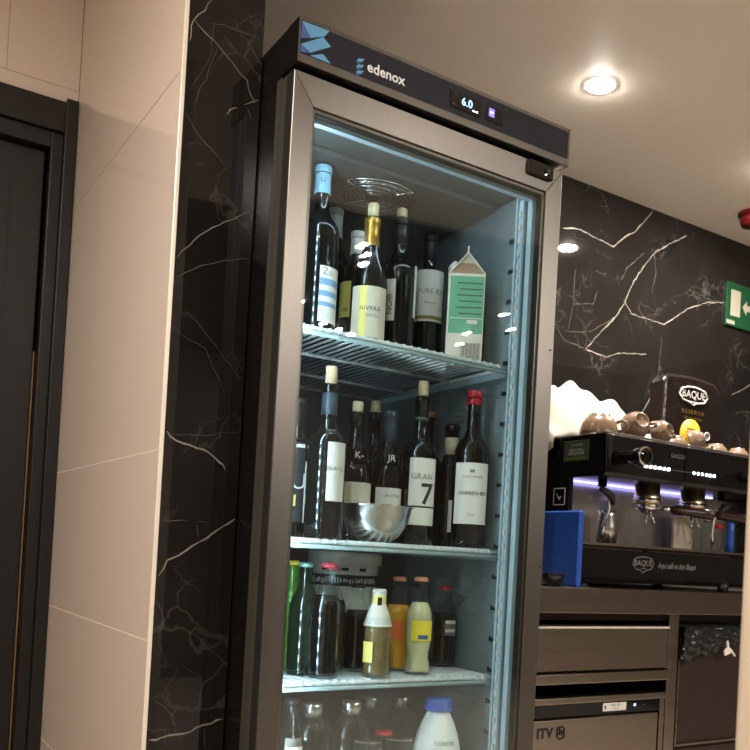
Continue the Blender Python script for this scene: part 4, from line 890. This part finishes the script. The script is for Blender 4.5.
CUPS = [  # x, y, z, tilt x, tilt y, spin, scale, white, label
    (1.163, 0.425, 0, 0, 0, -40, 1.06, 0, 'large beige cup upside down at the left front of the machine top'),
    (1.290, 0.415, 0.030, 70, 0, -15, 0.80, 0, 'beige cup tipped on its side just right of the large cup'),
    (1.355, 0.50, 0, 0, 0, 50, 0.76, 0, 'beige cup upside down behind the two tipped cups'),
    (1.405, 0.43, 0.028, 80, 10, 10, 0.74, 0, 'small beige cup lying with its dark mouth towards the room'),
    (1.448, 0.515, 0, 0, 0, 120, 0.8, 1, 'white cup upside down at the middle of the machine top'),
    (1.535, 0.475, 0, 0, 0, 100, 0.86, 0, 'beige cup upside down below the left side of the coffee bag'),
    (1.622, 0.485, 0.030, 72, 15, 30, 0.76, 0, 'beige cup tipped up below the mustard sticker'),
    (1.685, 0.545, 0, 0, 0, 140, 0.76, 1, 'white cup upside down under the middle of the coffee bag'),
    (1.735, 0.475, 0, 0, 0, 200, 0.82, 0, 'beige cup upside down below the right side of the coffee bag'),
    (1.845, 0.475, 0.0, 0, 0, 0, 0.8, 0, 'beige cup upside down with handle at the far right of the row'),
]
for (x, y, dz, tx, ty, sp, sc, wh, lab) in CUPS:
    if wh: c = cB if not usedB else copy_tree(cB); usedB = True
    else: c = cA if not usedA else copy_tree(cA); usedA = True
    c.location = (x, y, TZ + 0.0008 + dz + (0.016 * sc if tx else 0)); c.rotation_euler = (R(tx), R(ty), R(sp)); c.scale = (sc * 1.1, sc * 1.1, sc * 0.92); c['label'] = lab

# white towel heaped at the back left of the machine and hanging over its flank
KX = [(1.085, 1.40), (1.13, 1.452), (1.17, 1.489), (1.22, 1.493), (1.32, 1.512), (1.375, 1.492), (1.46, 1.480), (1.55, 1.455), (1.59, 1.42), (1.62, 1.36), (1.64, 1.325)]
def sil(x):
    for (a, za), (b_, zb) in zip(KX[:-1], KX[1:]):
        if x <= b_: return za + (zb - za) * max(0, (x - a)) / (b_ - a)
    return KX[-1][1]
b = bmesh.new(); NX, NY = 64, 34; G = []
for i in range(NX + 1):
    row = []; x = 1.100 + 0.525 * i / NX
    for j in range(NY + 1):
        v = j / NY; y0 = 0.535 + 0.05 * max(0, (x - 1.28) / 0.2); y = y0 + (0.86 - y0) * v
        prof = min(1, (v / 0.30)) ** 0.75 if v < 0.30 else (1 if v < 0.5 else max(0.0, 1 - ((v - 0.5) / 0.5) ** 2 * 0.9))
        hgt = max(0.004, (sil(x) - TZ) * prof * (1 - 0.30 * max(0, math.sin(x * 24 + v * 5.0)) * max(0, 1 - v / 0.42)))
        fold = 0.012 * math.sin(x * 34 + y * 22) * math.sin(v * PI) + 0.006 * math.sin(x * 70 - y * 48 + 1.0) * math.sin(v * PI) + 0.016 * max(0, math.sin((x * 0.9 - y * 1.6) * 26)) * math.sin(v * PI) * 0.6
        row.append(b.verts.new((x, y, TZ + 0.001 + max(0.004, hgt + fold * min(1, hgt / 0.06)))))
    G.append(row)
for i in range(NX):
    for j in range(NY): b.faces.new((G[i][j], G[i + 1][j], G[i + 1][j + 1], G[i][j + 1]))
# hanging flap
F = []; NF = 18
for j in range(NY + 1):
    g = G[0][j].co; y = g.y; zl = max(1.02, 1.318 - 0.79 * (y - 0.496) + 0.006 * math.sin(y * 60)); col = [G[0][j]]
    for k in range(1, NF + 1):
        s = k / NF; z = g.z + (zl - g.z) * s
        col.append(b.verts.new((1.0985 - 0.006 * math.sin(s * PI) - 0.006 * (1 + math.sin(y * 55 + s * 2)) * s, y, z)))
    F.append(col)
for j in range(NY):
    for k in range(NF): b.faces.new((F[j][k], F[j + 1][k], F[j + 1][k + 1], F[j][k + 1]))
bmesh.ops.recalc_face_normals(b, faces=b.faces)
mb = MB(); mb._merge(b, 0, True)
tw = mb.build('towel', 'cloth'); tag(tw, 'white cotton towel heaped on the coffee machine and hanging over its side', 'towel')
sm = tw.modifiers.new('thickness', 'SOLIDIFY'); sm.thickness = 0.004; sm.offset = -1
